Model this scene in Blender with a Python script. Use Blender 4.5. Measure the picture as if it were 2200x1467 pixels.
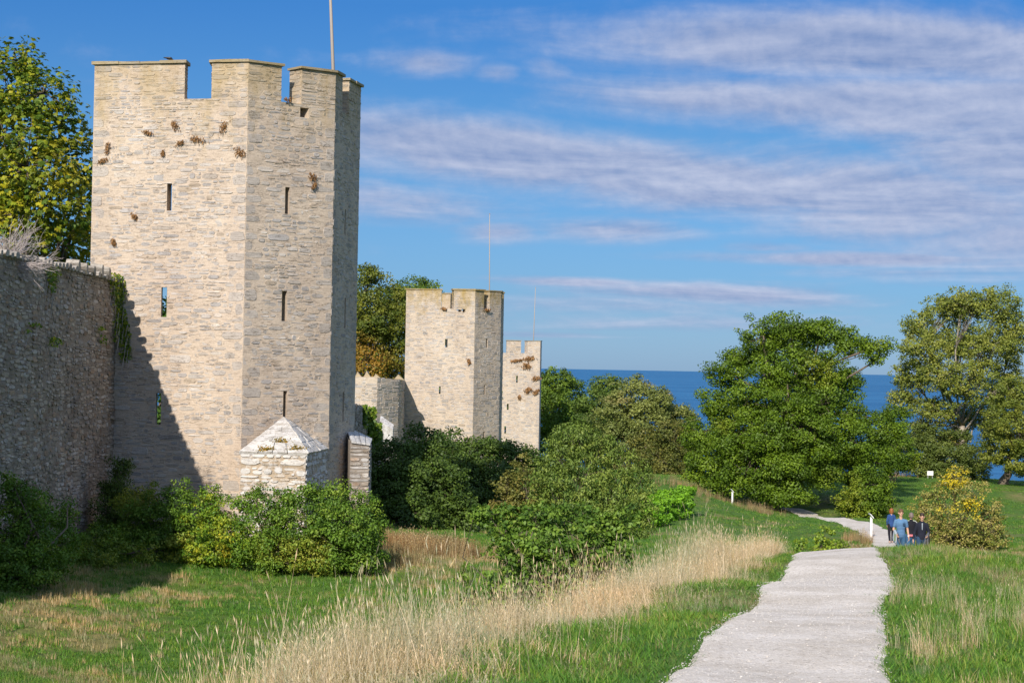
import bpy, math, random
import numpy as np
from mathutils import Vector, Matrix
R = math.radians
random.seed(7); rng = np.random.default_rng(11)
SC = bpy.context.scene
for o in list(bpy.data.objects): bpy.data.objects.remove(o)

# ------------------------------------------------------------------ camera
F = 4300.0                       # focal length in photo pixels (2200 wide)
ROLL = math.atan(0.0186); PITCH = math.atan(54.5 / F)
_f = np.array([0, math.cos(PITCH), math.sin(PITCH)]); _u = np.array([0, -math.sin(PITCH), math.cos(PITCH)]); _r = np.array([1., 0, 0])
CX = math.cos(ROLL) * _r + math.sin(ROLL) * _u
CY = -math.sin(ROLL) * _r + math.cos(ROLL) * _u
cam_d = bpy.data.cameras.new('camera'); cam = bpy.data.objects.new('camera', cam_d)
SC.collection.objects.link(cam); SC.camera = cam
cam_d.sensor_width = 36; cam_d.lens = 36 * F / 2200; cam_d.clip_start = .1; cam_d.clip_end = 60000
m = Matrix.Identity(4)
for i in range(3):
    m[i][0] = CX[i]; m[i][1] = CY[i]; m[i][2] = -_f[i]
cam.matrix_world = m

def ray(px, py):
    d = _f + CX * ((px - 1100) / F) - CY * ((py - 733.5) / F)
    return d / d[1]
def P(px, py, D): return ray(px, py) * D
def hor(px): return 788 + .0186 * (px - 1100)
def to_px(p):
    p = np.atleast_2d(p); z = p @ _f
    return 1100 + F * (p @ CX) / z, 733.5 - F * (p @ CY) / z

# ------------------------------------------------------------------ world, sun, exposure
SUN_AZ = R(16); SUN_EL = R(31)      # sun behind the camera, a little to the left
W = bpy.data.worlds.new("World"); SC.world = W; W.use_nodes = True
nt = W.node_tree; nt.nodes.clear()
class NT:
    def __init__(s, tree): s.t = tree
    def n(s, typ, **kw):
        nd = s.t.nodes.new(typ)
        ins = kw.pop('ins', {})
        for k, v in kw.items(): setattr(nd, k, v)
        for k, v in ins.items():
            if isinstance(v, bpy.types.NodeSocket): s.t.links.new(v, nd.inputs[k])
            else: nd.inputs[k].default_value = v
        return nd
    def math(s, op, a, b=0.0, c=None, clamp=False):
        ins = {0: a, 1: b}
        if c is not None: ins[2] = c
        return s.n('ShaderNodeMath', operation=op, use_clamp=clamp, ins=ins).outputs[0]
    def mix(s, f, a, b, typ='MIX'):
        nd = s.n('ShaderNodeMix', data_type='RGBA', blend_type=typ)
        for sock, v in ((nd.inputs[0], f), (nd.inputs[6], a), (nd.inputs[7], b)):
            if isinstance(v, bpy.types.NodeSocket): s.t.links.new(v, sock)
            else: sock.default_value = v if not isinstance(v, tuple) else (*v[:3], 1)
        return nd.outputs[2]
    def ramp(s, f, stops):
        nd = s.n('ShaderNodeValToRGB', ins={0: f})
        cr = nd.color_ramp
        while len(cr.elements) < len(stops): cr.elements.new(0.5)
        for e, (p, c) in zip(cr.elements, stops):
            e.position = p; e.color = (*c[:3], 1) if isinstance(c, tuple) else (c, c, c, 1)
        return nd.outputs[0]
    def noise(s, vec, scale, detail=3, rough=.5, dist=0):
        nd = s.n('ShaderNodeTexNoise', ins={'Scale': scale, 'Detail': detail, 'Roughness': rough, 'Distortion': dist})
        if vec is not None: s.t.links.new(vec, nd.inputs['Vector'])
        return nd.outputs[0]
    def scaled(s, vec, sc):
        return s.n('ShaderNodeVectorMath', operation='MULTIPLY', ins={0: vec, 1: sc}).outputs[0]

T = NT(nt)
sky = T.n('ShaderNodeTexSky', sky_type='NISHITA', sun_disc=False, sun_elevation=SUN_EL, sun_rotation=math.pi + SUN_AZ, air_density=1.0, dust_density=.4, ozone_density=2.5)
gen = T.n('ShaderNodeTexCoord').outputs['Generated']
sep = T.n('ShaderNodeSeparateXYZ', ins={0: gen}); dx, dy, dz = sep.outputs
az = T.math('ARCTAN2', dx, dy)
hl = T.math('SQRT', T.math('ADD', T.math('MULTIPLY', dx, dx), T.math('MULTIPLY', dy, dy)))
el = T.math('DIVIDE', dz, hl); elp = T.math('MAXIMUM', el, -.02)
lg = T.math('LOGARITHM', T.math('ADD', elp, .05), math.e)
def qvec(a, b, c=0.0):
    return T.n('ShaderNodeCombineXYZ', ins={0: T.math('MULTIPLY', az, a), 1: T.math('MULTIPLY', lg, b), 2: c}).outputs[0]
# (px, py, half-width, half-height, amplitude, tilt)
CL = [(1930, 120, 620, 62, 1.0, .04), (1560, 215, 330, 46, .75, .02), (2000, 240, 480, 60, 1.0, .03), (2230, 330, 330, 150, .9, 0),
      (1040, 330, 380, 58, .95, .10), (1480, 385, 420, 62, .95, .10), (1900, 430, 420, 80, .9, .12), (2150, 510, 240, 70, .75, 0),
      (840, 430, 260, 40, .5, .1), (910, 135, 95, 26, .62, 0), (1055, 155, 45, 20, .5, 0), (1170, 150, 55, 30, .42, .3), (870, 290, 130, 16, .7, 0),
      (1070, 497, 90, 20, .6, 0), (1320, 495, 160, 24, .7, 0), (1640, 535, 90, 12, .5, 0), (1850, 560, 340, 14, .75, 0),
      (1230, 606, 160, 11, .85, .01), (1480, 628, 330, 22, .7, .03), (1300, 650, 300, 26, .45, 0), (1500, 690, 500, 20, .3, 0), (1150, 720, 160, 6, .4, 0),
      (2000, 590, 400, 12, .35, 0)]
dens = None
for (px, py, wx, wy, amp, tilt) in CL:
    a0 = (px - 1100) / F; e0 = (hor(px) - py) / F
    u = T.math('SUBTRACT', az, a0); v = T.math('SUBTRACT', el, e0)
    v = T.math('ADD', v, T.math('MULTIPLY', u, tilt))
    q = T.math('ADD', T.math('POWER', T.math('ABSOLUTE', T.math('MULTIPLY', u, F / (wx * 1.25))), 2.0), T.math('POWER', T.math('ABSOLUTE', T.math('MULTIPLY', v, F / (wy * 1.3))), 2.0))
    g = T.math('MULTIPLY', T.math('EXPONENT', T.math('MULTIPLY', q, -1.0)), amp * 1.25)
    dens = g if dens is None else T.math('MAXIMUM', dens, g)
# unseen layered cloud away from this view, added thicker to lift the shade
gen_far = T.noise(qvec(3.0, 3.2), 1.0, 3, .5)
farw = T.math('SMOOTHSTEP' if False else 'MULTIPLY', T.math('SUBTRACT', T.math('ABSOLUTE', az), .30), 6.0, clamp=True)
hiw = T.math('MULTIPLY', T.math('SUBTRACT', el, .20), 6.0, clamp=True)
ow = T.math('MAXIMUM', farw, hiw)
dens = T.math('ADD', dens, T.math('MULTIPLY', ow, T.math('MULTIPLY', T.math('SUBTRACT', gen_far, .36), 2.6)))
n1 = T.noise(qvec(6.5, 5.2), 1.0, 9, .57, .5)
n2 = T.noise(qvec(62, 15, 3.0), 1.0, 6, .6, .2)
d = T.math('ADD', dens, T.math('MULTIPLY', T.math('SUBTRACT', n1, .5), 1.35))
d = T.math('ADD', d, T.math('MULTIPLY', T.math('SUBTRACT', n2, .5), .4))
cov = T.math('MULTIPLY', T.n('ShaderNodeMapRange', interpolation_type='SMOOTHSTEP', ins={0: d, 1: .10, 2: 1.0, 3: 0., 4: 1.}).outputs[0], .92)
# lit tops / grey bases
n1b = T.noise(T.n('ShaderNodeVectorMath', operation='ADD', ins={0: qvec(6.5, 5.2), 1: (0.0, .17, 0)}).outputs[0], 1.0, 9, .57, .5)
n2b = T.noise(T.n('ShaderNodeVectorMath', operation='ADD', ins={0: qvec(62, 15, 3.0), 1: (.16, .26, 0)}).outputs[0], 1.0, 6, .6, .2)
lit = T.math('ADD', T.math('MULTIPLY', T.math('SUBTRACT', n1, n1b), 2.6), T.math('MULTIPLY', T.math('SUBTRACT', n2, n2b), .7))
lit = T.math('ADD', lit, .50, clamp=True)
ccol = T.mix(lit, (1.5, 2.15, 3.85), (4.0, 4.3, 5.45))
tint = T.ramp(T.math('MULTIPLY', elp, 2.0, clamp=True), [(0.0, (.28, .45, .86)), (.07, (.215, .38, .70)), (.225, (.19, .37, .60)), (.36, (.125, .33, .61)), (.5, (.3, .5, .75)), (1.0, (1.0, .98, .92))])  # upper stops lie above the view, raised to add neutral fill light
skyc = T.mix(1.0, sky.outputs[0], tint, 'MULTIPLY')
SKYGAIN = 1.0
skyc = T.n('ShaderNodeVectorMath', operation='SCALE', ins={0: skyc, 'Scale': SKYGAIN}).outputs[0]
ccol = T.n('ShaderNodeVectorMath', operation='SCALE', ins={0: ccol, 'Scale': T.math('ADD', T.math('MULTIPLY', hiw, .9), 1.0)}).outputs[0]  # high cloud out of view made brighter as added fill light
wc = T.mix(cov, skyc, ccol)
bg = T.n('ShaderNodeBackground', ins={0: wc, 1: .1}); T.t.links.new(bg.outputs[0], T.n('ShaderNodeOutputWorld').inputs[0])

sl = bpy.data.lights.new('sun', 'SUN'); sl.energy = 3.9; sl.angle = R(.53); sl.color = (1, .915, .80)
so = bpy.data.objects.new('sun', sl); SC.collection.objects.link(so)
sd = Vector((math.sin(SUN_AZ) * math.cos(SUN_EL), math.cos(SUN_AZ) * math.cos(SUN_EL), -math.sin(SUN_EL)))   # travel direction
so.rotation_euler = sd.to_track_quat('-Z', 'Y').to_euler()
vs = SC.view_settings; vs.view_transform = 'Standard'; vs.look = 'None'; vs.exposure = .52; vs.gamma = 1; vs.use_curve_mapping = False
SC.cycles.max_bounces = 6; SC.cycles.diffuse_bounces = 3; SC.cycles.glossy_bounces = 2; SC.cycles.transmission_bounces = 3; SC.cycles.transparent_max_bounces = 4

# ------------------------------------------------------------------ noise + mesh helpers
def _h(ix, iy, iz, s):
    n = (ix.astype(np.int64) * 374761393 + iy.astype(np.int64) * 668265263 + iz.astype(np.int64) * 1274126177 + s * 974711) & 0x7fffffff
    n = (n ^ (n >> 13)) * 1274126177 & 0x7fffffff
    return ((n ^ (n >> 16)) & 0xffff) / 65535.0
def vn(x, y, z=0.0, s=0):
    x, y, z = np.broadcast_arrays(np.asarray(x, float), np.asarray(y, float), np.asarray(z, float))
    fx, fy, fz = np.floor(x), np.floor(y), np.floor(z); tx, ty, tz = x - fx, y - fy, z - fz
    tx, ty, tz = (t * t * (3 - 2 * t) for t in (tx, ty, tz)); r = 0
    for a in (0, 1):
        for b in (0, 1):
            for c in (0, 1):
                r = r + _h(fx + a, fy + b, fz + c, s) * (tx if a else 1 - tx) * (ty if b else 1 - ty) * (tz if c else 1 - tz)
    return r * 2 - 1
def fbm(x, y, z=0.0, s=0, o=3):
    r = 0; a = 1.; t = 0
    for i in range(o):
        r = r + a * vn(np.asarray(x) * 2 ** i, np.asarray(y) * 2 ** i, np.asarray(z) * 2 ** i, s + i); t += a; a *= .5
    return r / t

COL = SC.collection
def new_obj(name, data, parent=None):
    o = bpy.data.objects.new(name, data); COL.objects.link(o)
    if parent is not None: o.parent = parent; o.matrix_parent_inverse = Matrix.Translation(-parent.location) if parent.parent is None else Matrix.Identity(4)
    return o
def tag(o, label=None, cat=None, group=None, kind=None):
    if label: o['label'] = label
    if cat: o['category'] = cat
    if group: o['group'] = group
    if kind: o['kind'] = kind
    return o
def thing(name, loc, label, cat, group=None):
    o = bpy.data.objects.new(name, None); COL.objects.link(o); o.location = Vector([float(v) for v in loc]); o.empty_display_size = .2
    return tag(o, label, cat, group)
def mesh_np(name, V, Fc, mat=None, tone=None, smooth=False):
    """V (n,3); Fc (m,k) int array or list of lists"""
    me = bpy.data.meshes.new(name)
    V = np.asarray(V, np.float32)
    if isinstance(Fc, np.ndarray):
        k = Fc.shape[1]
        me.vertices.add(len(V)); me.vertices.foreach_set('co', V.ravel())
        me.loops.add(Fc.size); me.loops.foreach_set('vertex_index', Fc.astype(np.int32).ravel())
        me.polygons.add(len(Fc)); me.polygons.foreach_set('loop_start', np.arange(0, Fc.size, k, dtype=np.int32))
        me.update(calc_edges=True)
    else:
        me.from_pydata([tuple(map(float, v)) for v in V], [], Fc)
    if tone is not None:
        a = me.attributes.new('tone', 'FLOAT_COLOR', 'POINT')
        t = np.ones((len(V), 4), np.float32); t[:, :3] = tone; a.data.foreach_set('color', t.ravel())
    if mat: me.materials.append(mat)
    if smooth: me.polygons.foreach_set('use_smooth', np.ones(len(me.polygons), bool))
    me.validate(); return me
class MB:
    def __init__(s): s.v = []; s.f = []; s.t = []
    def add(s, V, Fc, tone=(1, 1, 1)):
        n = len(s.v); s.v.extend([tuple(map(float, p)) for p in V]); s.f.extend([[i + n for i in f] for f in Fc]); s.t.extend([tone] * len(V))
    def box(s, c, d, rz=0.0, tone=(1, 1, 1)):
        cx, cy, cz = c; a, b, h = d[0] / 2, d[1] / 2, d[2] / 2; co, si = math.cos(rz), math.sin(rz)
        V = [(cx + x * co - y * si, cy + x * si + y * co, cz + z) for z in (-h, h) for (x, y) in ((-a, -b), (a, -b), (a, b), (-a, b))]
        s.add(V, [[3, 2, 1, 0], [4, 5, 6, 7], [0, 1, 5, 4], [1, 2, 6, 5], [2, 3, 7, 6], [3, 0, 4, 7]], tone)
    def tube(s, pts, rad, n=6, tone=(1, 1, 1)):
        pts = [np.asarray(p, float) for p in pts]; V = []; Fc = []
        for i, p in enumerate(pts):
            d = pts[min(i + 1, len(pts) - 1)] - pts[max(i - 1, 0)]; d = d / (np.linalg.norm(d) + 1e-9)
            a = np.cross(d, (0, 0, 1) if abs(d[2]) < .9 else (1, 0, 0)); a /= np.linalg.norm(a) + 1e-9; b = np.cross(d, a)
            for k in range(n):
                t = 2 * math.pi * k / n; V.append(p + rad[i] * (a * math.cos(t) + b * math.sin(t)))
        for i in range(len(pts) - 1):
            for k in range(n): Fc.append([i * n + k, (i + 1) * n + k, (i + 1) * n + (k + 1) % n, i * n + (k + 1) % n])
        Fc.append(list(range(n))); Fc.append(list(range((len(pts) - 1) * n, len(pts) * n))[::-1]); s.add(V, Fc, tone)
    def build(s, name, mat, parent=None, smooth=False):
        return new_obj(name, mesh_np(name, s.v, s.f, mat, np.array(s.t), smooth), parent)

# ------------------------------------------------------------------ materials
def mat(name):
    m_ = bpy.data.materials.new(name); m_.use_nodes = True; t = m_.node_tree; t.nodes.clear()
    n = NT(t); b = n.n('ShaderNodeBsdfPrincipled', ins={'Roughness': .9, 'Specular IOR Level': .2}); o = n.n('ShaderNodeOutputMaterial')
    t.links.new(b.outputs[0], o.inputs[0]); return m_, n, b, o
def plain(name, col, rough=.8, spec=.3, var=.12, scale=30):
    m_, n, b, o = mat(name); c = n.n('ShaderNodeTexCoord').outputs['Object']
    f = n.noise(c, scale, 4)
    n.t.links.new(n.mix(f, tuple(x * (1 - var) for x in col), tuple(min(1, x * (1 + var)) for x in col)), b.inputs['Base Color'])
    b.inputs['Roughness'].default_value = rough; b.inputs['Specular IOR Level'].default_value = spec
    bp = n.n('ShaderNodeBump', ins={'Strength': .2, 'Distance': .01, 'Height': f}); n.t.links.new(bp.outputs[0], b.inputs['Normal'])
    return m_
def stone_mat(name, lichen=0.0, white=0.0, grime=0.0, base=None, zt=0., zs=1., bump=1.0):
    """tone attribute (per stone) x layered limestone grain; ochre lichen near the top, pale crust, dark weathering"""
    m_, n, b, o = mat(name)
    c = n.n('ShaderNodeTexCoord').outputs['Object']
    if base is None:
        col = n.n('ShaderNodeAttribute', attribute_name='tone').outputs['Color']
    else:
        col = n.n('ShaderNodeRGB').outputs[0]; col.default_value = (*base, 1)
    st = n.noise(n.scaled(c, (2.0, 2.0, 16.0)), 1.3, 6, .65, .4)      # bedding planes
    fine = n.noise(c, 18, 5, .7)
    big = n.noise(n.scaled(c, (1, 1, .6)), .45, 4, .6)
    v = n.ramp(st, [(.25, (.76, .73, .70)), (.5, (1., 1., 1.)), (.75, (1.14, 1.13, 1.10))])
    col = n.mix(1.0, col, v, 'MULTIPLY')
    col = n.mix(1.0, col, n.ramp(fine, [(.3, (.85, .84, .83)), (.7, (1.12, 1.12, 1.12))]), 'MULTIPLY')
    col = n.mix(1.0, col, n.ramp(big, [(.35, (.90, .88, .87)), (.65, (1.07, 1.07, 1.06))]), 'MULTIPLY')
    ck = n.noise(n.scaled(c, (1.7, 1.7, 9.0)), 1.0, 4, .55, .6); ckm = n.noise(n.scaled(c, (1, 1, 2)), 1.6, 3, .6)
    crack = n.math('MULTIPLY', n.n('ShaderNodeMapRange', ins={0: n.math('ABSOLUTE', n.math('SUBTRACT', ck, .5)), 1: .0, 2: .016, 3: 1., 4: 0.}).outputs[0], n.n('ShaderNodeMapRange', ins={0: ckm, 1: .42, 2: .52, 3: 0., 4: 1.}).outputs[0])
    col = n.mix(n.math('MULTIPLY', crack, .8), col, (.14, .10, .07))
    z = n.n('ShaderNodeSeparateXYZ', ins={0: n.n('ShaderNodeNewGeometry').outputs['Position']}).outputs[2]
    if lichen:
        hm = n.n('ShaderNodeMapRange', ins={0: z, 1: zt - zs, 2: zt, 3: 0., 4: 1.}).outputs[0]
        lm = n.math('ADD', n.math('MULTIPLY', n.noise(n.scaled(c, (1.2, 1.2, .5)), 1.1, 5, .65), 1.0), n.math('MULTIPLY', hm, .42))
        lm = n.math('MULTIPLY', n.n('ShaderNodeMapRange', ins={0: lm, 1: .64, 2: .95, 3: 0., 4: 1.}).outputs[0], lichen)
        col = n.mix(lm, col, (.34, .24, .085))
    if white:
        wm = n.n('ShaderNodeMapRange', ins={0: n.noise(c, 3.2, 6, .7), 1: .47, 2: .56, 3: 0., 4: white}).outputs[0]
        col = n.mix(wm, col, (.66, .64, .62))
    if grime:
        gm = n.n('ShaderNodeMapRange', ins={0: n.noise(n.scaled(c, (1, 1, .35)), .9, 5, .65), 1: .42, 2: .66, 3: 0., 4: grime}).outputs[0]
        col = n.mix(gm, col, (.085, .065, .05))
        sp = n.n('ShaderNodeMapRange', ins={0: n.noise(c, 5.5, 3, .6), 1: .68, 2: .71, 3: 0., 4: .7}).outputs[0]
        col = n.mix(sp, col, (.5, .5, .5))
    n.t.links.new(col, b.inputs['Base Color'])
    h = n.math('SUBTRACT', n.math('ADD', n.math('MULTIPLY', st, .7), n.math('MULTIPLY', fine, .35)), n.math('MULTIPLY', crack, .5))
    bp = n.n('ShaderNodeBump', ins={'Strength': .55 * bump, 'Distance': .05, 'Height': h}); n.t.links.new(bp.outputs[0], b.inputs['Normal'])
    return m_
def leaf_mat(name, trans=.35, c2=None):
    m_, n, b, o = mat(name)
    col = n.n('ShaderNodeAttribute', attribute_name='tone').outputs['Color']
    b.inputs['Roughness'].default_value = .55; b.inputs['Specular IOR Level'].default_value = .35
    n.t.links.new(col, b.inputs['Base Color'])
    tr = n.n('ShaderNodeBsdfTranslucent', ins={0: n.mix(1.0, col, (1.0, 1.05, .55), 'MULTIPLY')})
    mx = n.n('ShaderNodeMixShader', ins={0: trans, 1: b.outputs[0], 2: tr.outputs[0]}); n.t.links.new(mx.outputs[0], o.inputs[0])
    return m_
LEAF = leaf_mat('leaf', .24); 
BARK = stone_mat('bark', base=(.16, .13, .10)); PALEBARK = stone_mat('pale_bark', base=(.34, .30, .25)); TWIG = plain('twig', (.46, .40, .38), .9, .1)

# ------------------------------------------------------------------ terrain
CTRL = []
def cp(px, py, D): CTRL.append(P(px, py, D))
def cx(x, y, z): CTRL.append(np.array([x, y, z], float))
for a in [(1690, 1467, 16.6), (1755, 1317, 25), (1795, 1243, 33), (1803, 1187, 44), (2100, 1460, 17), (2160, 1300, 26), (1950, 1172, 42), (2110, 1194, 40), (1880, 1190, 43),
          (1905, 1166, 97), (1880, 1140, 110), (1835, 1119, 125), (1730, 1100, 150), (1500, 1150, 98), (1600, 1150, 100), (1600, 1096, 138), (1450, 1036, 138), (1400, 1110, 112), (1690, 1106, 146), (1740, 1121, 124), (1690, 1116, 132), (1790, 1138, 112), (1770, 1130, 119), (1786, 1112, 135), (1765, 1120, 129), (1800, 1128, 121),
          (2190, 1150, 100), (2190, 1062, 165), (1950, 1024, 185), (1800, 1070, 160), (2085, 1030, 185)]: cp(*a)
for a in [(0, 0, -1.75), (4, 2, -1.8), (-3, 4, -2.0), (8, 8, -2.0), (3, 8, -2.15),
          (-2.4, 15, -2.66), (-1.9, 17.5, -2.75), (-.55, 21.7, -3.05), (1.3, 28.5, -3.32), (3.4, 36.5, -3.72), (5.6, 44, -4.02),
          (-5, 15, -4.6), (-5.2, 21.7, -5.2), (-3.6, 28.5, -5.6), (-1.2, 36.5, -5.9), (1.6, 44, -6.2), (-8.5, 22, -6.3), (-7, 32, -6.9), (-5, 42, -7.1), (0, 50, -7.2),
          (8.2, 52, -5.1), (10.2, 52, -5.0), (12.9, 66, -6.2), (15.8, 80, -7.2), (9, 66, -6.9), (16, 52, -5.9), (19, 66, -7.2), (14, 30, -4.2), (18, 20, -3.6), (22, 45, -6.6), (30, 60, -7.5), (30, 25, -5.5),
          (-13, 48, -6.6), (-9, 58, -7.2), (-3, 62, -7.3), (4, 62, -7.5), (-11, 66, -7.55), (-4, 74, -7.2), (-13, 74, -6.9), (-9, 80, -6.7), (2, 82, -7.6), (6, 78, -7.9), (-14, 60, -6.7), (-17, 62, -6.2),
          (-15, 40, -5.6), (-14, 30, -5.3), (-14, 18, -5.0), (-25, 30, -4.5), (-25, 70, -5), (-40, 0, -4), (-45, 90, -5), (40, 0, -5), (60, 60, -8),
          (-6, 110, -8.2), (2, 110, -8.6), (-6, 150, -8.2), (4, 160, -9.0), (0, 180, -9.2), (-30, 150, -7), (-70, 200, -8), (20, 200, -10.5), (10, 230, -11.5), (0, 300, -14.6), (-30, 300, -13),
          (45, 180, -9.7), (60, 120, -9), (40, 100, -8), (-80, 60, -6), (40, 300, -16), (90, 200, -12), (-90, 320, -14), (90, 0, -6), (-90, -20, -5), (0, -40, -2.5), (60, -40, -4), (-60, -40, -4)]: cx(*a)
CTRL = np.array(CTRL)
def _phi(r): return np.where(r > 1e-9, r * r * np.log(r + 1e-12), 0)
_S = 50.0
_XY = CTRL[:, :2] / _S; _n = len(_XY)
_A = np.zeros((_n + 3, _n + 3)); _A[:_n, :_n] = _phi(np.linalg.norm(_XY[:, None] - _XY[None], axis=2)) + np.eye(_n) * 1.2e-3
_A[:_n, _n] = 1; _A[:_n, _n + 1:] = _XY; _A[_n, :_n] = 1; _A[_n + 1:, :_n] = _XY.T
_wt = np.linalg.solve(_A, np.concatenate([CTRL[:, 2], np.zeros(3)]))
def sstep(a, b, x): t = np.clip((x - a) / (b - a), 0, 1); return t * t * (3 - 2 * t)
def ground(x, y):
    x = np.asarray(x, float); y = np.asarray(y, float); sh = np.broadcast(x, y).shape
    xf = np.broadcast_to(x, sh).ravel(); yf = np.broadcast_to(y, sh).ravel()
    out = np.empty(xf.size)
    for i in range(0, xf.size, 20000):
        X = np.stack([xf[i:i + 20000], yf[i:i + 20000]], 1)
        Xc = np.clip(X, [-110, -60], [110, 330]) / _S
        r = np.linalg.norm(Xc[:, None] - _XY[None], axis=2)
        out[i:i + 20000] = _phi(r) @ _wt[:_n] + _wt[_n] + Xc @ _wt[_n + 1:]
    z = np.clip(out, -18, 2).reshape(sh)
    nz = fbm(x * .35, y * .35, 0, 5, 3) * .13 + fbm(x * 1.6, y * 1.6, 0, 9, 2) * .035
    z = z + nz * (1 - .9 * np.exp(-(path_dist(x, y) / 1.0) ** 2))
    yc = 345 - 150 * sstep(-5, 45, x)
    k = sstep(0, 120, y - yc)
    return z * (1 - k) + (-36) * k
# the path: centre line
PC = [P(1720, 1467, 13.0)[:2] * 0 + np.array([.9, 6.0]), np.array([1.75, 12.0]), P(1690, 1467, 16.6)[:2], P(1727, 1367, 21.5)[:2], P(1755, 1317, 25)[:2], P(1795, 1243, 33)[:2], P(1803, 1187, 44)[:2],
      np.array([9.1, 49.5]), np.array([11.6, 57]), np.array([13.6, 67]), np.array([16.2, 81]), P(1908, 1166, 97)[:2], P(1876, 1140, 110)[:2], P(1833, 1119, 125)[:2], P(1738, 1102, 147)[:2], P(1700, 1098, 152)[:2]]
def spline(pts, n=14):
    out = []
    Q = [2 * pts[0] - pts[1]] + list(pts) + [2 * pts[-1] - pts[-2]]
    for i in range(1, len(Q) - 2):
        p0, p1, p2, p3 = Q[i - 1:i + 3]
        for k in range(n):
            t = k / n; out.append(.5 * ((2 * p1) + (-p0 + p2) * t + (2 * p0 - 5 * p1 + 4 * p2 - p3) * t * t + (-p0 + 3 * p1 - 3 * p2 + p3) * t ** 3))
    out.append(pts[-1]); return np.array(out)
PATH = spline(PC)
def pl_dist(PL, x, y):
    x = np.asarray(x, float); y = np.asarray(y, float); sh = np.broadcast(x, y).shape
    xf = np.broadcast_to(x, sh).ravel(); yf = np.broadcast_to(y, sh).ravel(); out = np.full(xf.size, 1e9)
    sgn = np.zeros(xf.size); yy = np.zeros(xf.size)
    for a, b in zip(PL[:-1], PL[1:]):
        d = b - a; L2 = d @ d + 1e-12; t = np.clip(((xf - a[0]) * d[0] + (yf - a[1]) * d[1]) / L2, 0, 1)
        ex = xf - a[0] - t * d[0]; ey = yf - a[1] - t * d[1]; r = np.hypot(ex, ey); k = r < out
        out = np.where(k, r, out); sgn = np.where(k, np.sign(d[0] * ey - d[1] * ex), sgn)
    return out.reshape(sh), sgn.reshape(sh)          # sgn > 0: left of the line
def path_dist(x, y): return pl_dist(PATH[::4], x, y)[0]
def path_hw(y): return .84 + .04 * np.sin(np.asarray(y) * .5) + .12 * vn(np.asarray(y) * .35, 3.3, 0, 4) + np.interp(y, [80, 120], [0, .22])

def axis(lo, hi, step, far_lo, far_hi, g=1.09):
    a = list(np.arange(lo, hi, step)); s = step
    while a[-1] < far_hi: s *= g; a.append(a[-1] + s)
    s = step
    while a[0] > far_lo: s *= g; a.insert(0, a[0] - s)
    return np.array(a)
gx = axis(-16, 18, .38, -900, 900); gy = axis(10, 62, .38, -60, 900, 1.035)
GX, GY = np.meshgrid(gx, gy); GZ = ground(GX, GY)
nx, ny = len(gx), len(gy)
ii = (np.arange(ny - 1)[:, None] * nx + np.arange(nx - 1)[None]).ravel()
gf = np.stack([ii, ii + 1, ii + nx + 1, ii + nx], 1)
def dryness(x, y):
    x = np.asarray(x, float); y = np.asarray(y, float)
    d = fbm(x * .16 + 3, y * .11, 0, 21, 3) * .9 + fbm(x * .7, y * .5, 0, 31, 3) * .75
    d = d + .35 * np.exp(-(((x + 12) / 4.5) ** 2 + ((y - 47) / 9) ** 2)) + .5 * np.exp(-(((x + 3) / 4.0) ** 2 + ((y - 77) / 4) ** 2)) + .25 * np.exp(-(((x + 9) / 5) ** 2 + ((y - 62) / 3) ** 2))
    return d
dr = dryness(GX, GY).ravel()
tone = np.stack([dr * .5 + .5] * 3, 1)
gm, n, b, o = mat('ground_soil')
dn = n.n('ShaderNodeAttribute', attribute_name='tone').outputs['Fac']
c = n.n('ShaderNodeTexCoord').outputs['Object']
f1 = n.noise(c, 3.0, 6, .7); f2 = n.noise(n.scaled(c, (1, .35, 1)), .8, 5, .7)
gcol = n.mix(n.n('ShaderNodeMapRange', ins={0: n.math('ADD', dn, n.math('MULTIPLY', n.math('SUBTRACT', f2, .5), .7)), 1: .5, 2: .95, 3: 0., 4: 1.}).outputs[0], (.085, .17, .025), (.27, .22, .09))
gcol = n.mix(1.0, gcol, n.ramp(f1, [(.3, (.65, .68, .6)), (.7, (1.3, 1.25, 1.2))]), 'MULTIPLY')
n.t.links.new(gcol, b.inputs['Base Color'])
bp = n.n('ShaderNodeBump', ins={'Strength': .8, 'Distance': .12, 'Height': n.noise(c, 9, 5, .7)}); n.t.links.new(bp.outputs[0], b.inputs['Normal'])
tag(new_obj('ground', mesh_np('ground', np.stack([GX.ravel(), GY.ravel(), GZ.ravel()], 1), gf, gm, tone, True)), 'rolling grassy ground of rampart and moat', kind='structure')

# path sheet
d2 = np.gradient(PATH, axis=0); nrm = np.stack([-d2[:, 1], d2[:, 0]], 1); nrm /= np.linalg.norm(nrm, axis=1)[:, None]
fine = np.linspace(0, len(PATH) - 1, 900); PF = np.stack([np.interp(fine, np.arange(len(PATH)), PATH[:, k]) for k in (0, 1)], 1); NF = np.stack([np.interp(fine, np.arange(len(PATH)), nrm[:, k]) for k in (0, 1)], 1)
K = 13; V = []
for i in range(len(PF)):
    y = PF[i, 1]; wl = wr = path_hw(y) + .06
    for k in range(K):
        t = -wl + (wl + wr) * k / (K - 1); V.append((*(PF[i] - NF[i] * t), 0))
V = np.array(V); zz = ground(V[:, 0], V[:, 1]); e = np.abs(np.tile(np.linspace(-1, 1, K), len(PF)))
V[:, 2] = zz + .035 - .05 * (e > .95)
ii = (np.arange(len(PF) - 1)[:, None] * K + np.arange(K - 1)[None]).ravel()
pm, n, b, o = mat('limestone_gravel')
c = n.n('ShaderNodeTexCoord').outputs['Object']
vo = n.n('ShaderNodeTexVoronoi', ins={'Vector': c, 'Scale': 38.0}); vc = n.n('ShaderNodeSeparateColor', ins={0: vo.outputs['Color']}).outputs[0]
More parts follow.
